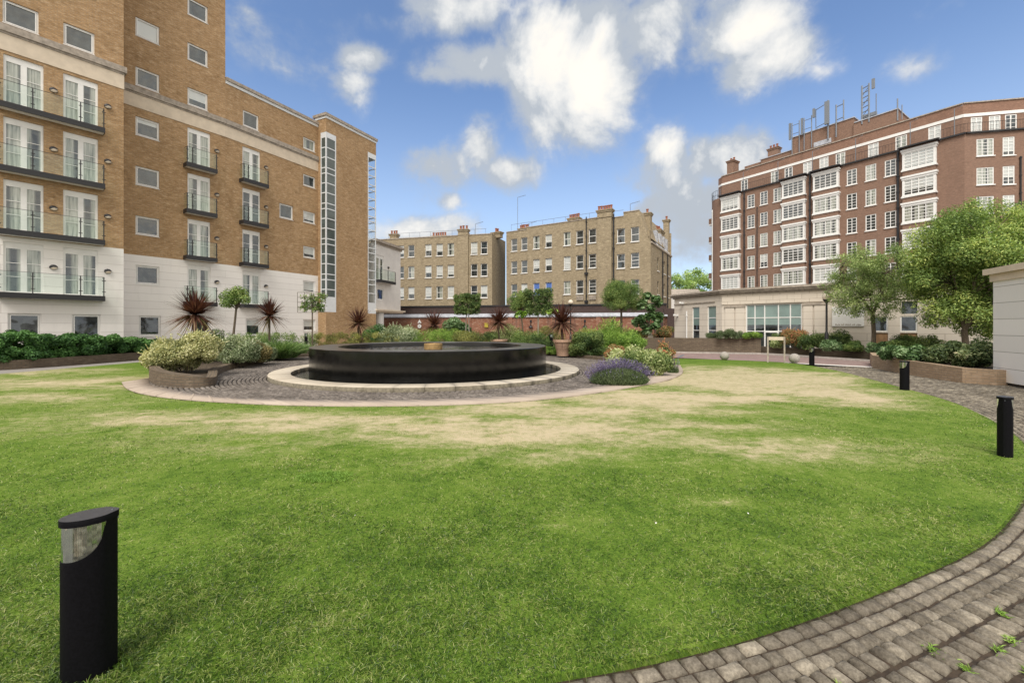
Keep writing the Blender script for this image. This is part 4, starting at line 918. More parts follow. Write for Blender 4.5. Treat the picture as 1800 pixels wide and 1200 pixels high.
# little far house between the mansion block and the pavilion
FHt = thing('far_house', 'small distant white house end with one window beyond the gap', 'building', (31, 80, 0)); b = MB()
b.box(29.0, 36, 80, 86, 0, 7.3); b.build('wall', M['wrend'], FHt); b = MB(); b.box(30.55, 31.15, 79.95, 80.02, 5.1, 6.7); b.build('window', M['pd'], FHt)
b = MB(); b.poly([(28.8, 79.8, 7.3), (36.2, 79.8, 7.3), (36.2, 83, 9), (28.8, 83, 9)]); b.poly([(28.8, 86.2, 7.3), (28.8, 83, 9), (36.2, 83, 9), (36.2, 86.2, 7.3)]); b.build('roof', M['moul'], FHt)
# ================================================================== ground
def catmull(P, n=8, closed=False):
    P = [np.array(p, float) for p in P]; out = []; N = len(P)
    for i in range(N if closed else N-1):
        p0 = P[(i-1) % N] if closed or i > 0 else 2*P[0]-P[1]; p1 = P[i]; p2 = P[(i+1) % N]; p3 = P[(i+2) % N] if closed or i < N-2 else 2*P[-1]-P[-2]
        for k in range(n):
            t = k/n; out.append(.5*((2*p1)+(-p0+p2)*t+(2*p0-5*p1+4*p2-p3)*t*t+(-p0+3*p1-3*p2+p3)*t**3))
    if not closed: out.append(P[-1])
    return np.array(out)
def resample(P, step):
    d = np.r_[0, np.cumsum(np.hypot(*np.diff(P, axis=0).T))]; n = max(2, int(d[-1]/step)); s = np.linspace(0, d[-1], n)
    return np.c_[np.interp(s, d, P[:, 0]), np.interp(s, d, P[:, 1])]
def inside(px, py, poly):
    px, py = np.asarray(px), np.asarray(py); r = np.zeros(px.shape, bool); x, y = poly[:, 0], poly[:, 1]; x2, y2 = np.roll(x, -1), np.roll(y, -1)
    for a, b, c, d in zip(x, y, x2, y2):
        if b == d: continue
        r ^= ((b > py) != (d > py)) & (px < (c-a)*(py-b)/(d-b)+a)
    return r
_L = np.random.default_rng(5).random((257, 257))
def vn(x, y):
    xi, yi = np.floor(x).astype(int), np.floor(y).astype(int); fx, fy = x-xi, y-yi; fx = fx*fx*(3-2*fx); fy = fy*fy*(3-2*fy)
    g = lambda a, b: _L[a % 257, b % 257]
    return (g(xi, yi)*(1-fx)+g(xi+1, yi)*fx)*(1-fy)+(g(xi, yi+1)*(1-fx)+g(xi+1, yi+1)*fx)*fy
def fbm(x, y, o=4):
    s = 0; a = .5; t = 0
    for k in range(o): s = s+a*vn(x*2**k+17*k, y*2**k+9*k); t += a; a *= .5
    return s/t
def sheet(name, pts, z, m, kind='structure', label=None):
    b = MB(); b.poly([(p[0], p[1], z) for p in pts], [(p[0], p[1]) for p in pts]); o = b.build(name, m); o['kind'] = kind; return o
sheet('ground', [(-400, -60), (400, -60), (400, 700), (-400, 700)], -.05, M['asphalt'])
EDGE = [(-17.0, 17.5), (-17.4, 13.5), (-16.6, 10.), (-14, 6.2), (-10, 3.4), (-6, 2.15), (-3, 1.72), (-1, 1.74), (.26, 1.96), (.91, 2.116), (1.55, 2.326), (2.416, 2.673), (3.4, 3.12), (4.31, 3.67), (5.6, 4.6),
        (6.92, 5.77), (7.85, 6.85), (8.62, 7.92), (9.4, 9.2), (10.04, 10.71), (11.0, 13.2), (11.7, 15.1), (12.2, 16.9)]
EC = catmull(EDGE, 10)
FARE = [(12.3, 17.75), (12.15, 19.35), (10.5, 20.7), (8.3, 21.6), (4, 23), (-3, 27), (-11, 25.5), (-14.5, 23), (-16.6, 20)]
FP = catmull([EC[-1], *FARE, EC[0]], 8)[1:-1]
LAWN = np.vstack([EC, FP])
OUT = [G(*p) for p in ((214,674),(222,684),(246,693),(290,700.5),(350,706.5),(400,709.5),(470,713),(560,715.5),(650,716),(750,715),(850,711.5),(950,704.5),(1030,695),(1090,686),(1140,677),(1180,667.5),(1200,656),(1196,643))]
INN = [G(*p) for p in ((262,667),(264,678),(291,684.5),(321,691.5),(362,697.5),(406,702),(460,704.5),(560,706.3),(630,706.5),(700,706),(800,703.5),(860,701),(948,694.4),(1024,685.8),(1085,677),(1125,668),(1148,657),(1150,645))]
OUTC = catmull(OUT, 8); INC = catmull(INN, 8)
BACKP = [(4.9, 19.5), (4.8, 24), (2, 27), (-3, 28), (-9, 26), (-12.5, 22), (-13.1, 17.6), (-12.25, 15.0), (-11.3, 13.5)]
PAV = np.vstack([OUTC, [(6.2, 19.0)], BACKP])
# lawn: radial sheet with its own dry patches
def dry(x, y):
    m = np.zeros_like(x)
    for (px, py, rx, ry, w) in ((700,745,4.2,1.0,.52),(900,752,2.8,1.2,.62),(560,770,2.6,.8,.34),(1030,722,2.6,1.2,.62),(1240,668,3.4,2.2,.95),(1330,660,3.2,2.6,.85),(1180,700,2.8,1.0,.78),
                                (1400,690,2.4,1.5,.66),(1480,700,1.8,1.3,.5),(150,672,3.6,1.6,.56),(60,700,3.0,.9,.40),(330,740,3.2,.9,.44),(60,655,3,1.6,.5),(920,798,1.4,.5,.45),(1290,790,2.2,.6,.42),(1285,886,.28,.09,.5),(970,930,.25,.08,.4),(330,690,1.2,.5,.2),(1120,745,2,.7,.5),(1230,650,1.6,1.6,.6)):
        cx, cy = G(px, py); q = ((x-cx)/rx)**2+((y-cy)/ry)**2; m = np.maximum(m, w*np.exp(-.7*q))
    n = fbm(x*.9, y*1.5, 4); n2 = fbm(x*3.1+5, y*5.3+9, 3)
    d = m+(n-.5)*.75*np.clip(m*2.2+.12, 0, 1)+(n2-.5)*.55*np.clip(m*2+.1, 0, 1)
    r_ = np.hypot(x, y); d = np.minimum(d*.93, .66); d = d+.10*np.exp(-((y-8.2)/3.2)**2)*(.35+1.3*fbm(x*.5+3, y*.8, 3))-.10*np.clip(1-(r_-1.6)/2.6, 0, 1)
    return d
LC = np.array([-2., 9.])
LB_ = resample(np.vstack([LAWN, LAWN[:1]]), .15)[:-1]; nr = 110
fr_ = np.linspace(0, 1, nr+1)[1:]
V = [np.array([[LC[0], LC[1]]])]+[LC+(LB_-LC)*f for f in fr_]; V = np.vstack(V); nb = len(LB_)
I = np.arange(nb); J = (I+1) % nb; tris = [np.c_[np.zeros(nb, int), 1+I, 1+J]]
for k in range(nr-1):
    a, b_ = 1+k*nb, 1+(k+1)*nb; tris += [np.c_[a+I, b_+I, b_+J], np.c_[a+I, b_+J, a+J]]
n0 = len(V); rim = LB_.copy(); tris += [np.c_[n0-nb+I, n0+I, n0+J], np.c_[n0-nb+I, n0+J, n0-nb+J]]
z = np.full(len(V), .02)+(fbm(V[:, 0]*1.2, V[:, 1]*1.2, 3)-.5)*.012
z[inside(V[:, 0], V[:, 1], PAV)] = -.03
V3 = np.c_[V, z]; V3 = np.vstack([V3, np.c_[rim, np.full(nb, -.04)]])
dv = dry(V3[:, 0], V3[:, 1])
npmesh('lawn', V3, np.vstack(tris), M['lawn'], dict(dry=dv, v=np.full(len(V3), .5)), smooth=True)['kind'] = 'structure'
# ---- straps: blades, leaves, stems as curved tapering strips
def straps(base, dirv, length, width, droop, seg=2, v=None, side=None, taper=1.):
    n = len(base); base = np.asarray(base, float); d = dirv/np.linalg.norm(dirv, axis=1, keepdims=True)
    if side is None:
        side = np.cross(d, RNG.normal(size=(n, 3))); side /= np.linalg.norm(side, axis=1, keepdims=True)+1e-9
    length = np.broadcast_to(length, n)[:, None]; width = np.broadcast_to(width, n)[:, None]; droop = np.broadcast_to(droop, n)[:, None]
    cols = []
    for k in range(seg+1):
        t = k/seg; p = base+d*length*t; p = p+np.array([0, 0, -1.])*droop*length*t*t
        if k == seg: cols.append(p[:, None]); break
        wd = width*(1-t**(1.6/taper))*.5*(1 if k else .8); cols.append(np.stack([p-side*wd, p+side*wd], 1))
    Vv = np.concatenate(cols, 1); m = Vv.shape[1]; T_ = []
    for k in range(seg-1): q = 2*k; T_ += [(q, q+1, q+3), (q, q+3, q+2)]
    q = 2*(seg-1); T_.append((q, q+1, q+2)); T_ = np.array(T_)
    tr = (np.arange(n)[:, None, None]*m+T_[None]).reshape(-1, 3)
    vv = RNG.random(n) if v is None else v
    return Vv.reshape(-1, 3), tr, np.repeat(vv, m)
def rdir(n, up=1., spread=1.):
    d = RNG.normal(size=(n, 3)); d /= np.linalg.norm(d, axis=1, keepdims=True); d[:, :2] *= spread; d[:, 2] = np.abs(d[:, 2])*.5+up; return d/np.linalg.norm(d, axis=1, keepdims=True)
# grass: denser and finer near the path where one stands, thinning with distance
N = 520000
u = RNG.random(N); Z = 1/(1/1.55-(1/1.55-1/17.)*u)            # density per area falls with distance squared
ang = (RNG.random(N)*2-1)*1.75; Xs = ang*Z
ok = inside(Xs, Z, LAWN) & ~inside(Xs, Z, PAV); Xs, Z = Xs[ok], Z[ok]
dd = dry(Xs, Z); keep = RNG.random(len(Xs)) > np.clip(dd, 0, .8)*.5; Xs, Z, dd = Xs[keep], Z[keep], dd[keep]
n = len(Xs); print('grass blades', n)
lh = fbm(Xs*2.2, Z*2.2, 3); ln = (.022+.030*RNG.random(n))*(.7+.9*lh)*np.clip(1.1-dd*.7, .5, 1.2)
d = rdir(n, .55, 1.0); sway = np.c_[fbm(Xs*3, Z*3, 2)-.5, fbm(Xs*3+40, Z*3, 2)-.5]*1.6; d[:, :2] += sway
Vb, Tb, vb = straps(np.c_[Xs, Z, np.full(n, .015)], d, ln, np.clip(.0013*Z, .0038, .012), .35+.4*RNG.random(n), 2)
g = npmesh('grass', Vb, Tb, M['blade'], dict(v=vb, dry=np.repeat(dd, 5))); tag(g, kind='stuff')
# shaggy fringe along the mown edge and round the near bollard
ES = resample(EC, .004); ES = ES[(ES[:, 1] < 9)]; i = RNG.integers(1, len(ES)-1, 26000); tn = ES[i+1]-ES[i-1]; tn /= np.linalg.norm(tn, axis=1, keepdims=True); no = np.c_[tn[:, 1], -tn[:, 0]]
near = RNG.random(len(i)) < 1/np.clip(ES[i, 1]/2.2, 1, 9); i, no = i[near], no[near]; n = len(i)
bp = ES[i]-no*RNG.random((n, 1))*.05; dr = np.c_[no*(.7+.5*RNG.random((n, 1)))+RNG.normal(size=(n, 2))*.35, .25+.5*RNG.random(n)]
a = RNG.random(2600)*2*math.pi; r = .10+np.abs(RNG.normal(size=2600))*.05; bp2 = np.c_[-1.92+r*np.cos(a), 1.945+r*np.sin(a)]; dr2 = rdir(2600, .6, 1.)
Vb, Tb, vb = straps(np.r_[np.c_[bp, np.full(n, .015)], np.c_[bp2, np.full(2600, .015)]], np.r_[dr, dr2], np.r_[.028+.034*RNG.random(n), .05+.08*RNG.random(2600)], .0032, .6, 3)
g = npmesh('grass_fringe', Vb, Tb, M['blade'], dict(v=vb*.8, dry=np.zeros(len(Vb)))); tag(g, kind='stuff')
# clover patch in the lawn and scattered fallen petals
cx, cy = G(572, 843); n = 1500; a = RNG.random(n)*6.28; r = np.sqrt(RNG.random(n))*(.8+.5*RNG.random(n)); q = np.c_[cx+.27*r*np.cos(a), cy+.15*r*np.sin(a), np.full(n, .03)]
Vb, Tb, vb = straps(q, rdir(n, .8, 1), .025+.03*RNG.random(n), .007, .3, 2); tag(npmesh('clover', Vb, Tb, LM('fresh'), dict(v=.28+vb*.4)), kind='stuff')
n = 7; px = RNG.uniform(20, 1780, n); py = RNG.uniform(690, 1180, n); q = np.array([G(a, b_) for a, b_ in zip(px, py)]); q = q[inside(q[:, 0], q[:, 1], LAWN) & ~inside(q[:, 0], q[:, 1], PAV)]; n = len(q)
Vb, Tb, vb = straps(np.c_[q, np.full(n, .055)], rdir(n, .1, 1), .016, .012, .2, 2); tag(npmesh('fallen_petals', Vb, Tb, M['white'], dict(v=vb)), kind='stuff')
# ---- setts
def setts(C, U, Vv, hl, hw, ztop, depth, v, ch=.014, mat_=None, name='setts', kind='structure'):
    """stones centred at C with half sizes hl (along U) and hw (along V)"""
    n = len(C); j = lambda a: RNG.normal(size=n)*a; ztop = ztop+j(.0022); out = []
    for (fl_, zz, inset) in ((1, -depth, 0), (1, -ch, 0), (0, 0, ch)):
        for (a, b_) in ((-1, -1), (1, -1), (1, 1), (-1, 1)):
            x = a*(hl-inset+j(.0025)); y = b_*(hw-inset+j(.0025)); p = C+U*x[:, None]+Vv*y[:, None]; out.append(np.c_[p, ztop+zz+(j(.0012) if not fl_ else 0)])
    out.append(np.c_[C+U*j(.01)[:, None], ztop+.005+np.abs(j(.002))])
    A = np.stack(out, 1); Tt = []
    for k in (0, 4):
        for q in range(4): r_ = (q+1) % 4; Tt += [(k+q, k+r_, k+4+r_), (k+q, k+4+r_, k+4+q)]
    for q in range(4): Tt.append((8+q, 8+(q+1) % 4, 12))
    tr = (np.arange(n)[:, None, None]*13+np.array(Tt)[None]).reshape(-1, 3)
    o = npmesh(name, A.reshape(-1, 3), tr, mat_, dict(v=np.repeat(v, 13))); o['kind'] = kind; return o
def offset(P, o):
    t = np.gradient(P, axis=0); t /= np.linalg.norm(t, axis=1, keepdims=True); return P+np.c_[t[:, 1], -t[:, 0]]*o
EP = EC[(EC[:, 0] > -2.5)]; EP = np.vstack([EP, [(12.25, 17.4)]]); EPr = resample(EP, .05)
Cs, Us, Ls, Ws, vs_, gaps = [], [], [], [], [], []; o_ = .055; row = 0; gapw = []
while o_ < 4.6:
    wd = .086 if row < 3 else .122; R_ = offset(EPr, o_); dl = np.r_[0, np.cumsum(np.hypot(*np.diff(R_, axis=0).T))]
    s = RNG.random()*.1
    gp = .013 if row < 3 else .022
    while s < dl[-1]:
        l = (.095+.045*random.random()) if row < 3 else (.070+.026*random.random()); sc = s+l/2; k = min(np.searchsorted(dl, sc), len(R_)-2)
        c = np.array([np.interp(sc, dl, R_[:, 0]), np.interp(sc, dl, R_[:, 1])]); t = R_[min(k+1, len(R_)-1)]-R_[k-1]; t /= np.linalg.norm(t)
        Cs.append(c); Us.append(t); Ls.append(l/2-gp/2); Ws.append(wd/2-gp/2); vs_.append(random.random()*(1 if row > 2 else .9)+(.15 if row < 3 else 0)); s += l
    o_ += wd; row += 1
Cs, Us = np.array(Cs), np.array(Us); Ls, Ws, vs_ = map(np.array, (Ls, Ws, vs_))
rot = RNG.normal(size=len(Us))*.03; Us = np.c_[Us[:, 0]*np.cos(rot)-Us[:, 1]*np.sin(rot), Us[:, 0]*np.sin(rot)+Us[:, 1]*np.cos(rot)]
print('setts', len(Cs)); setts(Cs, Us, np.c_[-Us[:, 1], Us[:, 0]], Ls, Ws, np.zeros(len(Cs)), .05, vs_, .014, M['sett'], 'sett_path')
pb = np.vstack([offset(EPr, -.05), offset(EPr, 4.8)[::-1]]); sheet('path_bed', pb, -.020, M['mortar'])
# weeds in the wide joints
R5 = [offset(EPr, .065+.086*3-.061+.122*k) for k in range(1, 16)]; bs = []
for k in range(190):
    R_ = R5[RNG.integers(0, 13)]; c = R_[RNG.integers(20, max(21, int(len(R_)*.35)))]; m_ = RNG.integers(20, 70); u_ = np.c_[RNG.normal(size=m_)*.022, RNG.normal(size=m_)*.010]; an = RNG.normal()*.4+1.0
    bs.append(np.c_[c[0]+u_[:, 0]*math.cos(an)-u_[:, 1]*math.sin(an), c[1]+u_[:, 0]*math.sin(an)+u_[:, 1]*math.cos(an)])
bs = np.vstack(bs); n = len(bs); Vb, Tb, vb = straps(np.c_[bs, np.full(n, -.01)], rdir(n, .4, 1), .018+.028*RNG.random(n), .006, .3, 2); tag(npmesh('joint_weeds', Vb, Tb, LM('fresh'), dict(v=.35+vb*.4)), kind='stuff')
# ---- paving round the fountain
FC = np.array([-2.86, 15.5])
sheet('fountain_terrace', PAV, .016, M['mortard'])
inner = np.vstack([INC, [(5.3, 19.5)], BACKP]); cc, uu, ll, vv = [], [], [], []
r = 5.3
while r < 11.5:
    nst = int(2*math.pi*r/.125); a0 = random.random()
    for k in range(nst):
        a = (k+a0)*2*math.pi/nst; c = FC+r*np.array([math.cos(a), math.sin(a)])
        cc.append(c); uu.append((-math.sin(a), math.cos(a))); ll.append(math.pi*r/nst-.007)
    r += .108
cc, uu, ll = np.array(cc), np.array(uu), np.array(ll); ok = inside(cc[:, 0], cc[:, 1], inner) & (cc[:, 1] < 24); cc, uu, ll = cc[ok], uu[ok], ll[ok]
print('terrace setts', len(cc)); setts(cc, uu, np.c_[-uu[:, 1], uu[:, 0]], ll, np.full(len(cc), .054-.013), np.full(len(cc), .043), .03, RNG.random(len(cc)), .012, M['settd'], 'terrace_setts')
# pale slab edging between the setts and the grass
def band(A, B, z, name, m, slab=.6, gap=.006, h=.03):
    k = 260; a = resample(A, np.hypot(*np.diff(A, axis=0).T).sum()/k)[:k-2]; b_ = resample(B, np.hypot(*np.diff(B, axis=0).T).sum()/k)[:k-2]; mb = []; n = min(len(a), len(b_)); i = 0; mbv, mbt, vv = [], [], []
    L_ = np.r_[0, np.cumsum(np.hypot(*np.diff(a[:n], axis=0).T))]; i = 0
    while i < n-2:
        j = i
        while j < n-1 and L_[j]-L_[i] < slab: j += 1
        seg = list(range(i, j+1)); q = len(mbv); v_ = random.random(); zt = z+random.uniform(-.002, .002)
        for s_ in seg:
            e = .5*gap*(1 if s_ == i else -1 if s_ == j else 0); t = a[min(s_+1, n-1)]-a[max(s_-1, 0)]; t = t/np.linalg.norm(t)*e
            for pt in (a[s_]+t, b_[s_]+t): mbv += [(pt[0], pt[1], zt), (pt[0], pt[1], zt-h)]; vv += [v_, v_]
        for k_ in range(len(seg)-1):
            o = q+4*k_; mbt += [(o, o+4, o+6), (o, o+6, o+2), (o+1, o+5, o+4), (o+1, o+4, o), (o+2, o+6, o+7), (o+2, o+7, o+3)]
        for o in (q, q+4*(len(seg)-1)): mbt += [(o, o+2, o+3), (o, o+3, o+1)]
        i = j
    o = npmesh(name, np.array(mbv), np.array(mbt), m, dict(v=vv)); o['kind'] = 'structure'; return o
band(OUTC, INC, .048, 'slab_edging', M['flag'])
# ---- fountain
FT = thing('fountain', 'large round black granite fountain basin with bronze centre spout and pale stone kerb ring', 'fountain', (FC[0], FC[1], 0))
c = (FC[0], FC[1], 0)
b = MB(); b.lathe([(4.04, -.02), (4.085, .06), (4.085, .93), (4.07, .945)], 160, c); b.lathe([(3.2, .94), (3.19, .92), (3.18, .4)], 128, c); weld(b.build('basin', M['granite'], FT))
b = MB(); b.lathe([(4.071, .9455), (3.2, .9405)], 160, c); weld(b.build('rim', M['gtop'], FT))
b = MB()
for i_ in range(40):
    r0, r1 = 3.185*i_/40, 3.185*(i_+1)/40
    for q in range(120):
        a, e = q*2*math.pi/120, (q+1)*2*math.pi/120; f = lambda r_, t_: (c[0]+r_*math.cos(t_), c[1]+r_*math.sin(t_), .81+.012*math.sin(r_*14+math.sin(t_*3)*2)*math.exp(-r_*.4)+.006*math.sin(7*r_*math.cos(t_)+11*r_*math.sin(t_)))
        pts = [f(r0, a), f(r0, e), f(r1, e), f(r1, a)]; b.poly(pts if i_ else pts[1:])
o = b.build('water', M['water'], FT); weld(o, .0002, 90)
b = MB(); b.lathe([(.33, .6), (.33, 1.0), (.315, 1.015), (.27, 1.015), (.26, .98), (.26, .8), (0, .8)], 40, c); weld(b.build('spout', M['bronze'], FT))
b = MB(); b.lathe([(4.6, .035), (4.0, .035)], 120, c); b.build('moat', M['water'], FT)
mv, mt, va = [], [], []; ns = 44
for k in range(ns):
    a0, a1 = (k+.0)*2*math.pi/ns+.0005, (k+1)*2*math.pi/ns-.0005; q = len(mv); v_ = random.random(); sub = 5; zt = .152
    prof = [(4.6, .03), (4.6, zt-.008), (4.608, zt), (5.222, zt), (5.23, zt-.008), (5.23, .02)]; m_ = len(prof)
    for j in range(sub+1):
        a = a0+(a1-a0)*j/sub
        for r_, zz in prof: mv.append((c[0]+r_*math.cos(a), c[1]+r_*math.sin(a), zz)); va.append(v_)
    for j in range(sub):
        for p_ in range(m_-1): o = q+j*m_+p_; mt += [(o, o+1, o+m_+1), (o, o+m_+1, o+m_)]
    for o in (q, q+sub*m_): mt += [(o, o+1, o+4), (o+1, o+2, o+3), (o+1, o+3, o+4), (o, o+4, o+5)]
mt = np.array(mt); mvv = np.array(mv); mz_ = mvv[mt][:, :, 2].min(1) < .1
npmesh('kerb_ring', mvv, mt, [M['ring'], M['kside']], dict(v=va), FT, mi=mz_.astype(int))
# ---- low brick walls
def lowwall(name, label, pts, hts, th, m, z0=-.03, cat='planter wall', closed=False, side=1, sm=8, coping=True):
    P3 = catmull([(p[0], p[1], h) for p, h in zip(pts, hts)], sm) if sm else np.array([(p[0], p[1], h) for p, h in zip(pts, hts)])
    P_ = P3[:, :2]; t = np.gradient(P_, axis=0); t /= np.linalg.norm(t, axis=1, keepdims=True); nn_ = np.c_[t[:, 1], -t[:, 0]]*side
    if not sm:   # mitre the corners
        for i in range(1, len(P_)-1):
            a = P_[i]-P_[i-1]; a /= np.linalg.norm(a); b2 = P_[i+1]-P_[i]; b2 /= np.linalg.norm(b2); na = np.array([a[1], -a[0]]); nb_ = np.array([b2[1], -b2[0]]); m2 = na+nb_; m2 /= m2.dot(m2)/2; nn_[i] = m2*side
        for i, (a, b2) in ((0, (0, 1)), (len(P_)-1, (-2, -1))): d_ = P_[b2]-P_[a]; d_ /= np.linalg.norm(d_); nn_[i] = np.array([d_[1], -d_[0]])*side
    Q_ = P_+nn_*th; L_ = np.r_[0, np.cumsum(np.hypot(*np.diff(P_, axis=0).T))]; b = MB(); H = P3[:, 2]
    for i in range(len(P_)-1):
        a, c_ = P_[i], P_[i+1]; d_, e_ = Q_[i], Q_[i+1]; h0, h1 = H[i], H[i+1]; l0, l1 = L_[i], L_[i+1]
        b.poly([(*a, z0), (*c_, z0), (*c_, h1), (*a, h0)], [(l0, z0), (l1, z0), (l1, h1), (l0, h0)]); b.poly([(*e_, z0), (*d_, z0), (*d_, h0), (*e_, h1)], [(l1, z0), (l0, z0), (l0, h0), (l1, h1)])
        b.poly([(*a, h0), (*c_, h1), (*e_, h1), (*d_, h0)], [(l0*.33, 0), (l1*.33, 0), (l1*.33, th), (l0*.33, th)])
    for i in (0, -1): a, d_, h0 = P_[i], Q_[i], H[i]; b.poly([(*a, z0), (*d_, z0), (*d_, h0), (*a, h0)], [(0, z0), (th, z0), (th, h0), (0, h0)])
    o = b.build(name, m); weld(o, .0005, 30); tag(o, label, cat); return o
lowwall('planter_wall', 'curved brick planter wall in front of the yellow variegated shrub', [(-13.3, 17.5), (-12.4, 14.8), (-11.2, 13.2), (-10.5, 12.35), (-9.77, 11.65), (-9.16, 11.28), (-8.59, 11.05), (-8.05, 11.1), (-8.03, 11.54), (-8.7, 12.6), (-9.5, 13.8), (-10.0, 14.8), (-10.5, 16.1), (-10.75, 17.3), (-10.65, 18.3)],
        [.42, .44, .45, .45, .42, .39, .37, .31, .26, .25, .25, .25, .24, .22, .20], .24, M['pbrick'], .02, side=-1)
lowwall('planter_wall', 'low brick kerb wall in front of the arching grass clump, behind the fountain', [(-11.6, 18.9), (-11.5, 20.2), (-11.2, 21.6), (-10.6, 23), (-8.6, 24.4), (-5.5, 25.4), (-2, 25.6), (.4, 25.0), (2.2, 23.6), (3.5, 21.6), (4.25, 20.1), (4.75, 20.2)], [.19]*12, .25, M['pbrick'], .02, side=-1)
lowwall('planter_wall', 'long low brick planter wall under the dark green hedge at the left edge', [(-25, 12), (-21.5, 14.4), (-19.3, 16.3), (-18.75, 18.5), (-18.55, 21.8), (-18.7, 25)], [.32, .32, .33, .34, .35, .35], .22, M['pbrick'], -.05, side=-1)
lowwall('planter_wall', 'plain brick planter wall across the road, nearest to the big leaved shrub', [(6.6, 30.5), (8.1, 27.6), (11.4, 26.0), (14.65, 25.1), (14.9, 25.6), (15.0, 26.8)], [.93, .93, .94, .94, .94, .94], .22, M['pbrick'], -.05, side=-1, sm=0)
lowwall('planter_wall', 'long low brick planter wall across the road, below the red tipped bushes', [(14.9, 26.2), (15.25, 25.1), (15.7, 24.6), (17.2, 22.6), (18.0, 20.8), (18.3, 18.5)], [.44, .44, .43, .43, .45, .45], .22, M['pbrick'], -.05, side=-1, sm=0)
lowwall('planter_wall', 'pale brick angular planter wall beside the white building, below the broad leaves', [(15.6, 18.6), (14.15, 16.75), (13.7, 15.4), (13.2, 13.85), (12.93, 12.25), (13.35, 11.75), (14.0, 11.75)], [.50, .50, .49, .47, .43, .42, .42], .22, M['pbrick2'], -.05, side=-1, sm=0)
# soil in the beds
sheet('planting_bed', [(-13.3, 17.5), (-12.4, 15), (-11.2, 13.4), (-10.4, 12.55), (-9.0, 11.5), (-8.3, 11.4), (-8.9, 12.7), (-9.8, 13.9), (-10.3, 14.9), (-10.8, 16.1), (-11, 17.3), (-10.9, 18.3), (-11.9, 18.9)], .17, M['soil'])
sheet('planting_bed', [(-11.75, 18.7), (-11.7, 20.3), (-11.4, 21.7), (-10.7, 23.1), (-8.7, 24.5), (-5.5, 25.5), (-2, 25.7), (.5, 25.1), (2.3, 23.8), (3.7, 21.7), (4.7, 20.3), (7.5, 22), (9.6, 26), (9.5, 33), (0, 34), (-10, 33.5), (-16, 28), (-15.5, 21)], .12, M['soil'])
sheet('planting_bed', [(-25, 12.2), (-21.7, 14.6), (-19.5, 16.5), (-18.97, 18.5), (-18.77, 21.8), (-18.9, 25), (-25, 25)], .22, M['soil'])
sheet('planting_bed', [(6.8, 30.5), (8.3, 27.8), (11.5, 26.2), (14.6, 25.3), (14.8, 26.8), (12, 31), (8, 34)], .8, M['soil'])
sheet('planting_bed', [(15.1, 26.2), (15.4, 25.2), (15.9, 24.7), (17.4, 22.7), (18.2, 20.9), (18.5, 18.5), (24, 19), (17, 26.3)], .36, M['soil'])
sheet('planting_bed', [(15.6, 18.5), (14.35, 16.7), (13.9, 15.4), (13.4, 13.85), (13.15, 12.3), (13.45, 11.95), (14.2, 11.95), (20, 12), (20, 18.5)], .36, M['soil'])
# road, kerbs, side path
far = [G(*p) for p in ((1100,617.5),(1200,621),(1335,623.2),(1440,630),(1532,636.2),(1600,641))]; nea = [G(*p) for p in ((1620,652),(1531,645.2),(1436,640.6),(1347,636),(1190,629),(1100,626))]
sheet('road', far+nea, .012, M['road'])
lowwall('kerb', 'grey stone kerb line between the mauve road and the planter walls', far, [.1]*6, .16, M['kerb'], -.05, 'kerb', side=-1)['kind'] = 'structure'
kb = bpy.context.scene.objects['kerb']; del kb['label']; del kb['category']
sheet('pale_kerb', [G(*p) for p in ((1380,637.2),(1436,640.2),(1531,644.6),(1620,650),(1620,653),(1531,646.6),(1436,641.6),(1380,638.2))], .02, M['wkerb'])
sheet('side_path', [(-26, 11.2), (-21.2, 14.0), (-19.1, 16.3), (-18.5, 18.5), (-18.3, 21.8), (-18.4, 25), (-14, 27), (-14.4, 22), (-15, 15), (-17, 10)], -.02, M['gravel'])
sheet('drain_cover', [G(*p) for p in ((1190,627.8),(1200,623.8),(1204,623.8),(1197,627.8))], .016, M['steel'])
# ================================================================== plants
def leaves(cen, nrm, size, asp=.5, v=None):
    """small folded leaves; cen, nrm: n x 3"""
    n = len(cen); nrm = nrm+RNG.normal(size=(n, 3))*.55; nrm /= np.linalg.norm(nrm, axis=1, keepdims=True)
    a = np.cross(nrm, RNG.normal(size=(n, 3))); a /= np.linalg.norm(a, axis=1, keepdims=True)+1e-9; b = np.cross(nrm, a)
    s = (size*(.6+.8*RNG.random(n)))[:, None]; w = s*asp*.5; f = nrm*s*.12
    Vv = np.stack([cen-a*s*.5, cen-b*w+f, cen+a*s*.5, cen+b*w+f], 1).reshape(-1, 3)
    tr = (np.arange(n)[:, None, None]*4+np.array([(0, 1, 2), (0, 2, 3)])[None]).reshape(-1, 3)
    return Vv, tr, np.repeat(RNG.random(n) if v is None else v, 4)
def lumps(c, R, k, lr):
    """centres and radii of the clumps of a bush or crown"""
    d = RNG.normal(size=(k, 3)); d /= np.linalg.norm(d, axis=1, keepdims=True); r = RNG.random(k)**.4
    return np.array(c)+d*r[:, None]*(np.array(R)-lr*.6), lr*(.6+.8*RNG.random(k))
def cloud(cs, rs, n, zmin=None, depth=.5):
    i = RNG.choice(len(cs), n, p=rs**2/np.sum(rs**2)); d = RNG.normal(size=(n, 3)); d /= np.linalg.norm(d, axis=1, keepdims=True)
    rr = rs[i]*(1-depth*RNG.random(n)**1.6); p = cs[i]+d*rr[:, None]*np.array([1, 1, .85]); nn_ = d*.7+np.array([0, 0, .5]); v = np.clip(RNG.random(n)*.55+(RNG.random(len(cs))[i])*.45, 0, 1)
    if zmin is not None: k = p[:, 2] > zmin; return p[k], nn_[k], v[k]
    return p, nn_, v
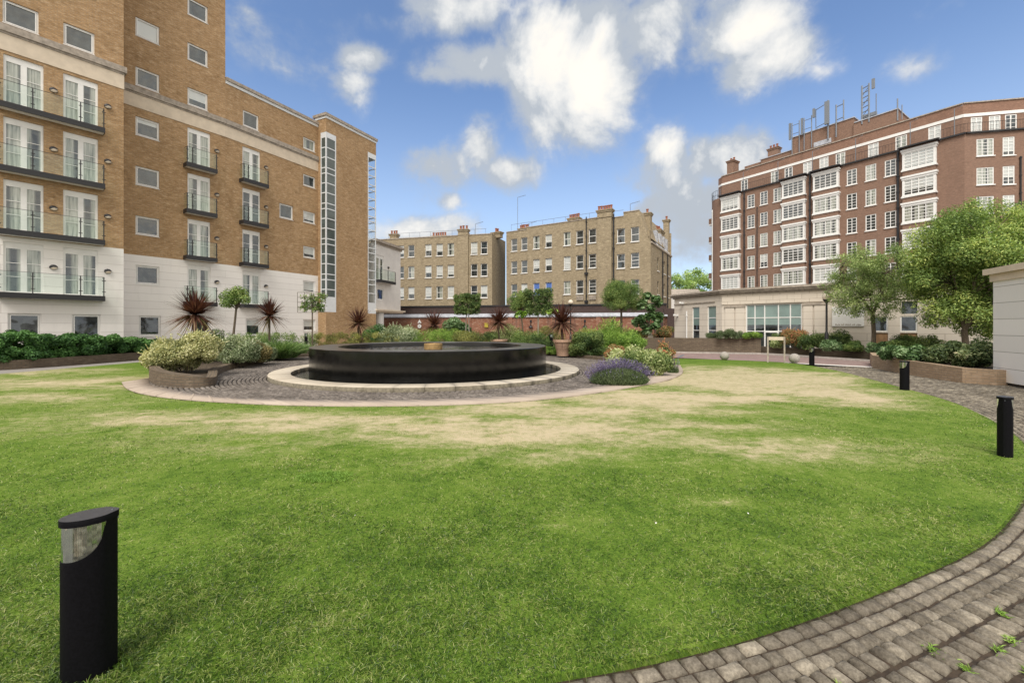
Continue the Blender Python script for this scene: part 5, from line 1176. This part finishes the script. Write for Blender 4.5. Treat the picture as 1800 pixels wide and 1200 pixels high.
def sprigs(cs, rs, n, size):
    i = RNG.choice(len(cs), n, p=rs**2/np.sum(rs**2)); d = RNG.normal(size=(n, 3)); d[:, 2] = np.abs(d[:, 2])+.2; d /= np.linalg.norm(d, axis=1, keepdims=True)
    return cs[i]+d*rs[i][:, None]*.9, d
def bush(label, px, ztop, Z, w, zb, lk, n, leaf=.06, asp=.5, cat='shrub', name='shrub', dep=None, group=None, k=26, lr=None, flat=False, stems=True, X=None, n_sprig=0):
    X = X2(px, Z) if X is None else X; h = ztop-zb; dep = dep or w*.8; lr = lr or min(w, h*1.3, dep)*.22
    c = (X, Z, zb+h*.44); cs, rs = lumps(c, (w/2, dep/2, h*.54), k, lr)
    if flat:
        cs = np.c_[X+(RNG.random(k*2)-.5)*(w-lr), Z+(RNG.random(k*2)-.5)*(dep-lr), zb+h*RNG.random(k*2)**.7*.95-.5*lr]; rs = lr*(.7+.5*RNG.random(k*2)); cs[:, 2] = np.minimum(cs[:, 2], ztop-rs*.85)
    p, nn_, v = cloud(cs, rs, n, zb+.01); top = p[:, 2] > ztop+.12*h; p, nn_, v = p[~top], nn_[~top], v[~top]
    Vv, tr, va = leaves(p, nn_, leaf, asp, v)
    if n_sprig:
        q, d = sprigs(cs, rs, n_sprig, .1); m_ = 7; bq = np.repeat(q, m_, 0)+np.repeat(d, m_, 0)*np.tile(np.linspace(0, .16, m_), n_sprig)[:, None]; V2, t2, v2 = leaves(bq, RNG.normal(size=bq.shape), leaf, asp, np.clip(.5+.5*RNG.random(len(bq)), 0, 1))
        tr = np.vstack([tr, t2+len(Vv)]); Vv = np.vstack([Vv, V2]); va = np.r_[va, v2]
    root = thing(name, label, cat, (X, Z, zb), group); npmesh('foliage', Vv, tr, LM(lk), dict(v=va), root)
    b = MB()
    for i in range(min(9, len(cs))): b.tube([(X+(cs[i][0]-X)*.25, Z+(cs[i][1]-Z)*.25, zb-.03), tuple((np.array([X, Z, zb])+cs[i])/2+RNG.normal(size=3)*.03), tuple(cs[i])], [.022, .014, .006], 5)
    b.build('stem', M['bark'], root); return root
def hedge_path(label, pts, w, zb, zts, lk, n, leaf, asp=.5, name='hedge', wob=.12, cat='hedge'):
    P_ = resample(np.array(pts, float), .3); k = len(P_); s = np.linspace(0, 1, k); zt = np.interp(s, np.linspace(0, 1, len(zts)), zts); t = np.gradient(P_, axis=0); t /= np.linalg.norm(t, axis=1, keepdims=True); no = np.c_[t[:, 1], -t[:, 0]]
    cs, rs = [], []
    for i in range(k):
        for j in range(int(5+w/.22)):
            o = (RNG.random()-.5)*w; r = .17+.1*RNG.random(); z = zb+(zt[i]-zb)*RNG.random()**.8-r*.2; cs.append([P_[i, 0]+no[i, 0]*o+RNG.normal()*.08, P_[i, 1]+no[i, 1]*o+RNG.normal()*.08, min(z, zt[i]-r*.8+RNG.normal()*wob*.4)]); rs.append(r)
    cs, rs = np.array(cs), np.array(rs); p, nn_, v = cloud(cs, rs, n, zb-.05); Vv, tr, va = leaves(p, nn_, leaf, asp, v)
    root = thing(name, label, cat, (P_[k//2, 0], P_[k//2, 1], zb)); npmesh('foliage', Vv, tr, LM(lk), dict(v=va), root)
    b = MB()
    for i in range(0, k, 3): b.tube([(P_[i, 0], P_[i, 1], zb-.05), (P_[i, 0]+.05, P_[i, 1], zt[i]-.2)], [.02, .008], 5)
    b.build('stem', M['bark'], root); return root
hedge_path('long dark green leafy hedge behind the low wall at the left edge', catmull([(-24.6, 12.65), (-21.6, 14.85), (-19.9, 16.85), (-19.45, 18.9), (-19.35, 22), (-19.45, 24)], 6), 1.55, .22, [1.6, 1.58, 1.5, 1.3, 1.1, .8], 'laurel', 170000, .11, .5)
S = [
 ('large yellow and cream variegated shrub in the curved brick planter', 328, 1.46, 13.35, 2.25, .25, 'yellowvar', 26000, .055, dict(asp=.55, lr=.3, k=40, n_sprig=160)),
 ('silver grey variegated shrub just right of the big yellow one', 415, 1.32, 16.3, 1.5, .18, 'silver', 9000, .06, dict(asp=.45, n_sprig=90)),
 ('bronze green shrub between two silvery ones beside the paving', 446, 1.20, 17.3, 1.2, .18, 'bronze', 6000, .06, {}),
 ('small silvery shrub at the right end of the curved planter', 466, .92, 18.0, .9, .15, 'silver', 4500, .055, {}),
 ('tall dull grey green shrub behind the yellow variegated bush', 378, 1.62, 18.2, 1.3, .15, 'mid', 6000, .06, {}),
 ('rounded dark green shrub at the foot of the stair tower', 658, 1.65, 30.5, 3.2, .12, 'laurel', 9000, .09, {}),
 ('pale variegated shrub behind the fountain left of the signs', 700, 1.52, 27.0, 2.5, .12, 'silver', 11000, .07, dict(n_sprig=120)),
 ('pale cream tinged shrub behind the fountain, right of the sign shrub', 722, 1.45, 28.8, 2.2, .12, 'greenvar', 7000, .07, {}),
 ('fresh green bed of feathery plants behind the fountain centre', 765, 1.35, 27.5, 3.4, .12, 'fresh', 12000, .07, dict(asp=.25, flat=True)),
 ('broad leaved green bush with yellow flowers before the red wall', 798, 2.25, 30.5, 2.2, .12, 'hosta', 5200, .15, dict(asp=.6)),
 ('clipped olive green hedge block left of the topiary trunk', 825, 1.22, 26.2, 2.1, .12, 'olive', 9500, .06, dict(flat=True, name='hedge', cat='hedge')),
 ('dark clipped hedge block right behind the fountain spout', 850, 1.15, 26.6, 1.7, .12, 'dark', 7000, .06, dict(flat=True, name='hedge', cat='hedge')),
 ('pale variegated shrub mound behind the middle cordyline', 895, 1.7, 29.0, 2.6, .12, 'greenvar', 10000, .07, dict(n_sprig=80)),
 ('mixed green hedge block between two cordyline pots', 928, 1.25, 26.0, 2.0, .12, 'mid', 9000, .06, dict(flat=True, name='hedge', cat='hedge')),
 ('dark green hedge block next to the black bollard behind the fountain', 954, 1.1, 24.6, 1.3, .12, 'dark', 6000, .06, dict(flat=True, name='hedge', cat='hedge')),
 ('low bright ground cover at the foot of the terracotta pot', 967, .55, 23.4, 1.2, .12, 'fresh', 3600, .05, dict(dep=.8)),
 ('pale grassy shrub under the small standard trees', 965, 1.7, 30.0, 2.2, .12, 'olive', 6000, .07, {}),
 ('big dark glossy hedge block right of the terracotta pot', 1034, 1.42, 21.8, 1.65, .12, 'dark', 13000, .07, dict(flat=True, name='hedge', cat='hedge', n_sprig=90)),
 ('tall bright lime green shrub behind the dark hedge block', 1068, 1.95, 24.0, 2.9, .12, 'fresh', 16000, .075, dict(asp=.3, n_sprig=240)),
 ('bright green lower shrub beside the lime green one', 1108, 1.45, 23.0, 1.7, .12, 'fresh', 7000, .07, dict(asp=.35, n_sprig=90)),
 ('orange tipped shrub left of the cream variegated bush', 1078, .9, 18.6, 1.0, .1, 'photinia', 5000, .06, {}),
 ('cream and green variegated bush behind the lavender', 1122, 1.14, 14.0, 1.95, .02, 'greenvar', 22000, .055, dict(asp=.45, k=36, lr=.26, n_sprig=110)),
 ('red tipped shrub on the right of the cream variegated bush', 1168, 1.12, 15.3, .8, .02, 'photinia', 6500, .06, dict(n_sprig=60)),
 ('dark rounded bush with bronze top next to the stone building', 1166, 1.75, 29.4, 1.7, .8, 'photinia', 7000, .07, {}),
 ('feathery grey green bush between lime shrub and planter wall', 1118, 1.5, 28.6, 1.8, .8, 'olive', 4000, .07, {}),
 ('grey green lavender mound spilling over the brick wall', 1282, 1.5, 25.5, 2.0, .9, 'lavg', 8500, .055, dict(asp=.2, dep=.9)),
 ('light green mound at the right end of the brick wall', 1322, 1.36, 25.2, 1.3, .9, 'fresh', 6000, .05, dict(asp=.3, dep=.7)),
 ('small grey mauve tuft on the brick wall left of the lavender mound', 1252, 1.33, 26.0, 1.0, .9, 'lavg', 3600, .05, dict(asp=.2, dep=.7)),
 ('pale green shrub right beside the glazed door', 1366, 1.38, 24.7, 1.0, .38, 'greenvar', 5000, .06, {}),
 ('red tipped bush behind the wooden frame', 1398, 1.55, 24.1, 1.6, .38, 'photinia', 10000, .06, dict(n_sprig=60)),
 ('dark green bush left of the near lamp post', 1428, 1.35, 23.2, 1.3, .38, 'dark', 8000, .06, dict(n_sprig=40)),
 ('dark bush with reddish shoots right of the near lamp post', 1468, 1.45, 23.4, 1.8, .38, 'dark', 9000, .06, dict(n_sprig=80)),
 ('pale leaved low plant under the near lamp post', 1462, .98, 21.9, 1.0, .38, 'hosta', 2200, .11, {}),
 ('low mixed green plants under the slender tree', 1500, .92, 21.6, 1.2, .38, 'mid', 5000, .06, {}),
 ('low leafy plants right of the slender tree trunk', 1552, .98, 20.2, 1.5, .38, 'hosta', 4000, .09, {}),
 ('dark feathery shrub against the stone wall behind the broad leaves', 1625, 1.35, 20.0, 2.6, .38, 'dark', 8000, .06, {}),
 ('dark shrub under the big tree beside the white building', 1585, 1.1, 19.2, 1.2, .38, 'mid', 5000, .06, {}),
 ('broad leaved light green plants spilling over the pale planter wall', 1602, 1.05, 14.9, 1.55, .40, 'hosta', 3600, .14, dict(asp=.42, dep=2.2)),
 ('glossy rhododendron with pink buds beside the white building', 1682, 1.24, 13.7, 1.65, .38, 'rhodo', 7500, .10, dict(asp=.38, dep=1.9)),
 ('second glossy rhododendron tight against the white building', 1722, 1.22, 13.3, .95, .38, 'rhodo', 4200, .10, dict(asp=.38, dep=1.3)),
]
for (lb, px, zt, Z, w_, zb, lk, n, lf, kw) in S:
    if 650 < px < 972 and Z > 24: zt += .22
    bush(lb, px, zt, Z, w_*1.04, zb, lk, int(n*1.7), lf*1.08, **kw)
hedge_path('long clipped hedge with yellow green top below the stair tower', [(X2(555, 25.5), 25.5), (X2(700, 26.5), 26.5)], .9, .12, [1.3, 1.35, 1.3], 'olive', 18000, .06)
hedge_path('clipped green hedge behind the arching grass clump', [(X2(402, 23.5), 23.5), (X2(545, 24.5), 24.5)], .8, .12, [1.32, 1.32], 'mid', 14000, .06)
# grass clump, lavender
def clump(name, label, X, Z, w, d, zb, n, ln, wd, droop, lk, up, cat, spread=1.):
    a = RNG.random(n)*6.283; r = np.sqrt(RNG.random(n)); bx, by = r*np.cos(a)*w*.5, r*np.sin(a)*d*.5; dr = np.c_[bx/w*spread+RNG.normal(size=n)*.16, by/d*spread+RNG.normal(size=n)*.16, np.full(n, up)]
    Vb, Tb, vb = straps(np.c_[X+bx*.75, Z+by*.75, np.full(n, zb)], dr, ln*(.6+.5*RNG.random(n)), wd, droop, 5)
    root = thing(name, label, cat, (X, Z, zb)); npmesh('foliage', Vb, Tb, LM(lk), dict(v=vb), root); return root
clump('ornamental_grass', 'big clump of arching green ornamental grass behind the paving', X2(492, 20.3), 20.3, 1.9, 1.5, .15, 5200, 1.45, .028, .42, 'reed', .8, 'grass clump', 1.3)
clump('ornamental_grass', 'tuft of fine upright grass behind the big arching clump', X2(462, 22.5), 22.5, .9, .8, .15, 900, 1.5, .015, .25, 'reed', 1.2, 'grass clump', .8)
def lavender(label, X, Z, w, d, h, n):
    a = RNG.random(n)*6.283; r = np.sqrt(RNG.random(n)); ux, uy = r*np.cos(a), r*np.sin(a); b0 = np.c_[X+ux*w*.30, Z+uy*d*.30, np.full(n, .03)]
    b0 = np.c_[X+ux*w*.40, Z+uy*d*.40, np.full(n, .01)]; tip = np.c_[X+ux*w*.5, Z+uy*d*.5, .03+h*.66*np.sqrt(np.clip(1-.93*r*r, 0, 1))]; dr = tip-b0; L_ = np.linalg.norm(dr, axis=1); Vb, Tb, vb = straps(b0+dr*.03, dr, L_*.95*(.85+.25*RNG.random(n)), .010, .08, 3)
    m_ = n*2; i = RNG.integers(0, n, m_); Vl, Tl, vl = leaves(b0[i]+dr[i]*(.45+.5*RNG.random((m_, 1))), np.c_[RNG.normal(size=(m_, 2)), np.ones(m_)], .05, .16)
    root = thing('lavender', label, 'lavender', (X, Z, 0)); npmesh('foliage', np.vstack([Vb, Vl]), np.vstack([Tb, Tl+len(Vb)]), LM('lavg'), dict(v=np.r_[vb*.9, vl]), root)
    k = RNG.choice(n, int(n*.34), False); k = k[(uy[k] > -.25) | (RNG.random(len(k)) < .10)]; st = tip[k]; dd_ = dr[k]/L_[k][:, None]+RNG.normal(size=(len(k), 3))*.08; hgt = (.05+.20*RNG.random(len(k)))[:, None]; Vs, Ts, vs = straps(st-dd_*.04, dd_, hgt[:, 0]+.04, .005, .02, 2)
    fm = 5; q = np.repeat(st+dd_*(hgt-.05), fm, 0)+np.repeat(dd_, fm, 0)*(RNG.random((len(k)*fm, 1))*.07); Vf, Tf, vf = leaves(q, RNG.normal(size=q.shape), .022, .7)
    npmesh('flower_spikes', np.vstack([Vs, Vf]), np.vstack([Ts, Tf+len(Vs)]), LM('lavp'), dict(v=np.r_[vs*.3, vf]), root)
lavender('purple flowering lavender mound on the edge of the round paving', X2(1088, 11.9), 11.9, 1.72, 1.35, .72, 5200)
lavender('little faded lavender tuft right of the cream variegated bush', X2(1183, 14.6), 14.6, .42, .4, .5, 420)
# cordylines and pots
def cordyline(label, px, zc, Z, R_, zb, n, trunk=.05, grp='cordyline palms in the fountain beds'):
    X = X2(px, Z); root = thing('cordyline', label, 'palm', (X, Z, zb), grp); n = int(n*1.5)
    d = RNG.normal(size=(n, 3)); d[:, 2] = np.abs(d[:, 2])*1.25-.5; d /= np.linalg.norm(d, axis=1, keepdims=True); low = np.clip(.35-d[:, 2], 0, 1)
    side = np.cross(d, np.array([0, 0, 1.])); side /= np.linalg.norm(side, axis=1, keepdims=True)+1e-6
    v = np.clip(.15+RNG.random(n)*.35+low*.85*RNG.random(n), 0, 1)
    Vb, Tb, vb = straps(np.array([X, Z, zc-.06])+d*.04, d, R_*1.25*(.75+.3*RNG.random(n)), .085*R_, .10+.35*np.abs(low)*RNG.random(n), 5, v, side, 1.6)
    npmesh('leaves', Vb, Tb, LM('cord'), dict(v=vb), root)
    b = MB(); b.tube([(X+.02, Z, zb), (X-.02, Z, (zb+zc)/2), (X, Z, zc)], [trunk*1.2, trunk, trunk*.9], 8); b.build('trunk', M['bark'], root, True)
cordyline('largest dark red cordyline, above the yellow variegated shrub', 343, Zp(550, 16.6), 16.6, 1.02, .2, 260)
cordyline('dark red cordyline above the arching grass clump', 474, Zp(553, 21.5), 21.5, .96, .15, 190)
cordyline('dark cordyline in front of the buff stair tower', 630, Zp(566, 26.5), 26.5, 1.05, .8, 170)
cordyline('red cordyline just right of the two wall signs', 763, Zp(570, 28.5), 28.5, 1.08, .15, 170)
cordyline('red cordyline left of the small square topped tree', 877, Zp(564, 26.5), 26.5, 1.05, .8, 170)
cordyline('red cordyline in the terracotta pot right of the fountain', 988, Zp(565, 22.2), 22.2, 1.05, .9, 230)
def pot(label, px, Z, r, zt, zb, name='terracotta_pot', m='terra'):
    X = X2(px, Z); root = thing(name, label, 'plant pot', (X, Z, zb), 'planters under the cordylines'); h = zt-zb; b = MB()
    b.lathe([(r*.62, 0), (r*.74, h*.45), (r*.77, h*.47), (r*.77, h*.5), (r*.80, h*.52), (r*.88, h*.8), (r, h*.84), (r*1.02, h*.95), (r*.98, h), (r*.86, h), (r*.84, h*.9)], 40, (X, Z, zb)); weld(b.build('body', M[m], root), angle=35)
    b = MB(); b.lathe([(r*.85, h*.93), (0, h*.95)], 24, (X, Z, zb)); b.build('potting_soil', M['soil'], root)
pot('pale terracotta pot with wide rim right of the fountain', 990, 22.2, .52, .96, .12); pot('terracotta pot half hidden behind the far fountain rim', 877, 26.5, .55, .86, .12)
pot('dark brick ringed pot behind the left side of the fountain', 630, 26.5, .62, .95, .12, 'brick_pot', 'pbrick')
clump('pot_plant', 'pale trailing plant over the rim of the dark brick ringed pot', X2(630, 26.5), 26.5, 1.3, 1.2, .85, 900, .32, .03, .5, 'olive', .3, 'plant', 1.5)
clump('pot_plant', 'short green plant over the rim of the pale terracotta pot', X2(990, 22.2), 22.2, .9, .8, .88, 700, .2, .02, .5, 'fresh', .4, 'plant', 1.5)
# standard trees
def std_tree(label, px0, py0, px, pyt, pyb, Z, w, lk, n, leaf, square=False, zb=.12, tr=.045, bark='bark', frame=False, k=40, asp=.5, dens=1., grp='small standard trees in the fountain beds', trunks=(0,), lr=None):
    X0 = X2(px0, Z); X = X2(px, Z); zt, zc = Zp(pyt, Z), Zp(pyb, Z); h = zt-zc; root = thing('standard_tree', label, 'tree', (X0, Z, zb), grp)
    lr = lr or min(w, h)*.16
    if square: lr = lr*.62; kk = k*5; cs = np.c_[X+(RNG.random(kk)-.5)*(w-lr), Z+(RNG.random(kk)-.5)*(min(w, .9)-lr), zc+lr*.7+(h-1.4*lr)*RNG.random(kk)]; rs = lr*(.7+.5*RNG.random(kk))
    else: cs, rs = lumps((X, Z, zc+h*.5), (w/2, w/2, h/2), k, lr)
    p, nn_, v = cloud(cs, rs, n); Vv, t_, va = leaves(p, nn_, leaf, asp, v); npmesh('crown', Vv, t_, LM(lk), dict(v=va), root)
    b = MB()
    for dx in trunks:
        b.tube([(X0+dx, Z, zb-.05), ((X0+X)/2+dx, Z, (zb+zc)/2), (X+dx*.6, Z, zc+h*.25), (X, Z, zt-h*.15)], [tr*1.2, tr, tr*.8, tr*.2], 8)
    for i in range(14): q = cs[i]; b.tube([(X, Z, zc+h*.12), tuple((np.array([X, Z, zc+h*.1])+q)/2), tuple(q)], [tr*.5, tr*.3, .006], 5)
    b.build('trunk', M[bark], root, True)
    if frame:
        b = MB(); 
        for q in range(5): b.tube([(X-w/2, Z-.12, zc+h*q/4), (X+w/2, Z-.12, zc+h*q/4)], .012, 5)
        for q in range(5): b.tube([(X-w/2+w*q/4, Z-.12, zc), (X-w/2+w*q/4, Z-.12, zt)], .012, 5)
        b.build('trellis', M['bark'], root)
std_tree('leaning young tree between the two cordylines, against the white wall', 404, 0, 416, 497, 549, 19.0, 1.4, 'mid', 3300, .085, k=22, tr=.05)
std_tree('sparse flat young tree on a trellis frame before the stair tower', 549, 0, 549, 514, 549, 24.0, 1.55, 'mid', 1900, .10, square=True, frame=True, k=20, tr=.04, lr=.2)
std_tree('square clipped tree on twin pale stems left of centre', 822, 0, 822, 515, 554, 28.0, 1.75, 'dark', 12000, .085, square=True, k=50, tr=.035, bark='barkp', trunks=(-.12, .1))
std_tree('looser round headed tree behind the square clipped one', 923, 0, 915, 508, 552, 31.0, 1.9, 'mid', 8000, .085, k=36, tr=.06)
std_tree('square headed dark tree on a pale stem right of centre', 946, 0, 946, 506, 556, 27.0, 1.85, 'dark', 12000, .085, square=True, k=50, tr=.045, bark='barkp')
std_tree('wide round headed tree before the brick mansion gable', 1093, 0, 1092, 489, 553, 28.0, 3.1, 'mid', 40000, .075, k=110, tr=.08, asp=.3, lr=.34)
# big-leaved shrub in two tiers
bl = thing('big_leaved_tree', 'young tree with very large pale leaves in two tiers near the right wall', 'tree', (X2(1140, 27.5), 27.5, .8))
cs = np.array([[X2(px, 27.5)+0, 27.5+RNG.normal()*.3, Zp(py, 27.5)] for px, py in ((1140,520),(1150,526),(1132,530),(1160,532),(1145,540),(1128,537),(1125,560),(1140,556),(1155,560),(1133,570),(1148,572),(1120,566),(1138,580),(1162,555),(1150,552))]); rs = np.full(len(cs), .30)
p, nn_, v = cloud(cs, rs, 1500, depth=.8); nn_[:, 2] += .8; Vv, t_, va = leaves(p, nn_, .27, .75, v); npmesh('foliage', Vv, t_, LM('hosta'), dict(v=va), bl)
b = MB()
for i, q in enumerate(cs[::2]): b.tube([(X2(1140, 27.5)+.05*i, 27.5, .75), (X2(1141, 27.5), 27.5, 1.5), tuple(q)], [.05, .035, .012], 6)
b.build('trunk', M['barkp'], bl, True)
for lb, px, py, Z in (('small pale big leaved sapling left under the square headed tree', 914, 553, 26.0), ('small pale big leaved sapling right under the square headed tree', 972, 549, 26.2)):
    t = thing('sapling', lb, 'sapling', (X2(px, Z), Z, .12)); cs = np.array([[X2(px+d_, Z), Z, Zp(py+e_, Z)] for d_, e_ in ((-6, 0), (4, 2), (0, -3), (8, -1))]); p, nn_, v = cloud(cs, np.full(4, .18), 170, depth=.8); nn_[:, 2] += 1; Vv, t_, va = leaves(p, nn_, .2, .75, v); npmesh('foliage', Vv, t_, LM('fresh'), dict(v=va), t)
    b = MB(); b.tube([(X2(px, Z), Z, .1), (X2(px, Z), Z, Zp(py, Z))], [.03, .015], 6); b.build('trunk', M['bark'], t)
# larger trees: trunk and limbs grown toward the clumps of the crown
def tree(label, X, Z, zb, zfork, crown, R_, k, lr, n, leaf, asp, lk, tr, cat='tree', name='broadleaf_tree', grp=None, top=1., bark='bark', shape=None):
    root = thing(name, label, cat, (X, Z, zb), grp); cs, rs = lumps(crown, R_, k, lr)
    if shape: m_ = np.array([shape(c_) for c_ in cs]); cs, rs = cs[m_], rs[m_]
    p, nn_, v = cloud(cs, rs, n, depth=.8); hh = (p[:, 2]-crown[2])/R_[2]; v = np.clip(v*.8+.12*RNG.random(len(v)), 0, 1)
    Vv, t_, va = leaves(p, nn_, leaf, asp, v); npmesh('crown', Vv, t_, LM(lk), dict(v=va), root)
    b = MB(); b.tube([(X, Z, zb-.1), (X+.03, Z, zb+(zfork-zb)*.5), (X-.02, Z, zfork), ], [tr*1.25, tr, tr*.9], 12)
    nl = 7; limbs = []
    for i in range(nl):
        a = i*2*math.pi/nl+RNG.random()*.5; e = np.array([crown[0]+math.cos(a)*R_[0]*.5, crown[1]+math.sin(a)*R_[1]*.5, crown[2]+R_[2]*(.1+.5*RNG.random())]); s_ = np.array([X-.02, Z, zfork-.05]); m_ = s_*.55+e*.45+np.array([-.1*math.cos(a), -.1*math.sin(a), -.1]); limbs.append((s_, m_, e)); b.tube([tuple(s_), tuple(m_), tuple(e)], [tr*.55, tr*.35, tr*.12], 7)
    for q, r_ in zip(cs, rs):
        best = min(limbs, key=lambda l_: min(np.linalg.norm(q-l_[1]), np.linalg.norm(q-l_[2]))); st = best[1] if np.linalg.norm(q-best[1]) < np.linalg.norm(q-best[2]) else best[2]; mid = (st+q)/2+RNG.normal(size=3)*.08; b.tube([tuple(st), tuple(mid), tuple(q)], [tr*.2, tr*.12, .008], 5)
    b.build('trunk', M[bark], root, True); return root
ZT1 = 20.9; tree('slender open crowned tree with upswept branches before the stone building', X2(1535, ZT1), ZT1, .38, 2.2, (X2(1528, ZT1), ZT1, 3.85), (2.15, 2.1, 2.1), 170, .34, 31000, .085, .38, 'treef', .09)
ZT2 = 16.9; tree('big dense leafy tree with yellowish tips behind the white building corner', X2(1696, ZT2), ZT2,   .38, 1.5, (X2(1733, ZT2), ZT2+.2, 3.95), (2.55, 2.4, 2.95), 300, .46, 130000, .10, .40, 'tree', .11)
tree('rounded distant park tree in the gap beside the brown block', 35.5, 88, 0, 4, (36.3, 88, 8.6), (5.6, 5, 5.6), 70, 1.1, 15000, .34, .6, 'far', .35)
# ================================================================== street furniture
def outline(a, b_, n=36):
    pts = []
    for k in range(n):
        t = 2*math.pi*k/n; x, y = a*math.cos(t), b_*math.sin(t)
        if x > .62*a: s_ = (x-.62*a)/(.38*a); y = b_*math.sin(t)*1.0; y = math.copysign(max(abs(b_*math.sin(math.acos(.62)))*(1-s_)+.012*s_, 0), y) if abs(y) > 1e-6 else .0
        pts.append((x, y))
    return pts
def make_bollard(label, w):
    root = thing('bollard_light', label, 'bollard', (0, 0, 0), 'black bollard lights around the lawn'); a, bb, h = .095, .068, .70; O = outline(a, bb); n = len(O)
    def ht(x):
        e = (x+a)/(a*1.6)
        return .70-.150*(1-e**2.6)**(1/2.6) if e < 1 else .70
    b = MB(); H = [ht(x) for x, y in O]
    for i in range(n):
        j = (i+1) % n; b.poly([(*O[i], -.03), (*O[j], -.03), (*O[j], H[j]), (*O[i], H[i])])
    for i in range(n//2):   # sloping shoulder inside the cut
        i2, j2 = n-1-i, n-2-i if i < n//2-1 else n-1-i; j = i+1
        if i2 != j and j2 >= j: b.poly([(*O[i], H[i]), (*O[j], H[j]), (*O[j2 % n], H[j2 % n]), (*O[i2 % n], H[i2 % n])])
    weld(b.build('post', M['blackb'], root), .0004, 35)
    b = MB(); I_ = [(x*.97, y*.97) for x, y in O]
    for i in range(n):
        j = (i+1) % n
        if min(H[i], H[j]) < .695: b.poly([(*I_[i], H[i]-.004), (*I_[j], H[j]-.004), (*I_[j], .70), (*I_[i], .70)])
    rb = MB()
    z_ = .6
    for i in range(n):   # fine ribs on the lens
        j = (i+1) % n
        if min(H[i], H[j]) < .68:
            for q in (.25, .75):
                x, y = I_[i][0]*(1-q)+I_[j][0]*q, I_[i][1]*(1-q)+I_[j][1]*q; z0 = max(H[i], H[j])+.002; k_ = .985
                b.tube([(x*k_, y*k_, z0), (x*k_, y*k_, .698)], .0012, 4, False)
    b.build('lens', M['lens'], root)
    b = MB(); b.tube([(-.03, 0, .56), (-.03, 0, .69)], .022, 10); b.box(-.07, .03, -.045, .045, .692, .699); b.build('lamp', M['globe'], root)
    b = MB(); C = [(x*1.05, y*1.06) for x, y in O]
    for i in range(n): j = (i+1) % n; b.poly([(*C[i], .70), (*C[j], .70), (*C[j], .725), (*C[i], .725)]); 
    T_ = [(x*1.04, y*1.04, .728) for x, y in O]
    for i in range(n): j = (i+1) % n; b.poly([(*C[i], .725), (*C[j], .725), T_[j], T_[i]])
    b.poly(T_, m=1); b.poly([(*c_, .70) for c_ in C][::-1]); weld(b.build('cap', [M['blackb'], M['capm']], root), .0004, 30)
    b = MB(); b.tube([(a*.985, 0, .69), (a*1.03, 0, .69)], .004, 8); b.tube([(a*.8, .0, .728), (a*.8, .0, .731)], .004, 8); b.build('bolt', M['steel'], root); return root
B0 = make_bollard('large foreground black bollard light in the grass at bottom left', 0); B0.location = (-1.925, 1.945, 0); B0.rotation_euler.z = rad(37); B0.scale = (1, 1, 1.03)
for lb, x, y, z_, rz in (('black bollard light on the lawn edge at the far right of the photo', 6.055, 5.24, 0, -139), ('black bollard light on the lawn edge before the pale planter wall', X2(1590, 10.75), 10.75, 0, -52), ('small black bollard light between stone ball and setts near the road', X2(1427, 17.6), 17.6, 0, -30),
                     ('black bollard light left of the fountain among the hedges', X2(538, 21.8), 21.8, .55, 150), ('leaning black bollard light left of the terracotta pot', X2(970.5, 24.4), 24.4, .45, 170)):
    r_ = B0.copy(); COL.objects.link(r_); r_.location = (x, y, z_); r_.rotation_euler.z = rad(rz); r_['label'] = lb
    if 'leaning' in lb: r_.rotation_euler.y = rad(6)
    for ch in B0.children: c_ = ch.copy(); COL.objects.link(c_); c_.parent = r_
def ball(label, px, pyc, r, Z):
    b = MB(); n = 24; b.lathe([(r*math.sin(math.pi*k/n), r-r*math.cos(math.pi*k/n)) for k in range(n+1)], 40, (X2(px, Z), Z, .012)); o = weld(b.build('stone_ball', M['sphere']), .0003, 90); tag(o, label, 'stone ball', 'stone balls on the lawn edge')
ball('round stone ball at the road edge, left of the wooden frame', 1273.5, 625, .205, 20.6); ball('round stone ball right of the wooden frame near the bollard', 1396.5, 631, .215, 18.8)
fw = thing('wooden_frame', 'thin pale wooden frame with a top board standing on the lawn edge', 'sign frame', (X2(1364, 19.1), 19.1, 0)); w3 = Fr((X2(1348.5, 19.3), 19.3), (X2(1380, 18.9), 18.9))
for s_ in (0, w3.L-.05): b = MB(); b.box(s_, s_+.06, -.025, .025, -.02, 1.17, w3); b.build('post', M['moul'], fw)
b = MB(); b.box(.05, w3.L-.06, -.02, .02, 1.02, 1.17, w3); b.build('top_board', M['cream'], fw)
def lamp(label, px, Z, zg, zb, sc=1.):
    X = X2(px, Z); root = thing('lamp_post', label, 'lamp post', (X, Z, zb), 'globe lamp posts'); b = MB()
    b.lathe([(.09*sc, 0), (.085*sc, .9), (.06*sc, .95), (.05*sc, 1.0), (.045*sc, zg-zb-.28), (.07*sc, zg-zb-.26), (.10*sc, zg-zb-.2), (.17*sc, zg-zb-.14), (.17*sc, zg-zb-.1), (0, zg-zb-.1)], 16, (X, Z, zb)); weld(b.build('pole', M['blackm'], root))
    b = MB(); r = .2*sc; b.lathe([(r*math.sin(math.pi*k/12), -r*math.cos(math.pi*k/12)+.03) for k in range(13)], 24, (X, Z, zg)); weld(b.build('globe', M['globe'], root), angle=90)
lamp('black lamp post with globe before the stone building', 1453, 22.2, Zp(523, 22.2), .38); lamp('distant black lamp post with globe before the brick boundary wall', 1003, 33, Zp(532, 33), .1)
# air bricks and grilles low on the mansion block
for s_ in (10.25, 11.85):
    b = MB(); b.box(s_+.02, s_+.92, -.12, -.003, 4.9, 5.45, F2)
    for q in range(5): b.box(s_+.02, s_+.92, -.14, -.123, 4.93+q*.1, 4.98+q*.1, F2)
    b.build('air_unit', M['moul'], M2)
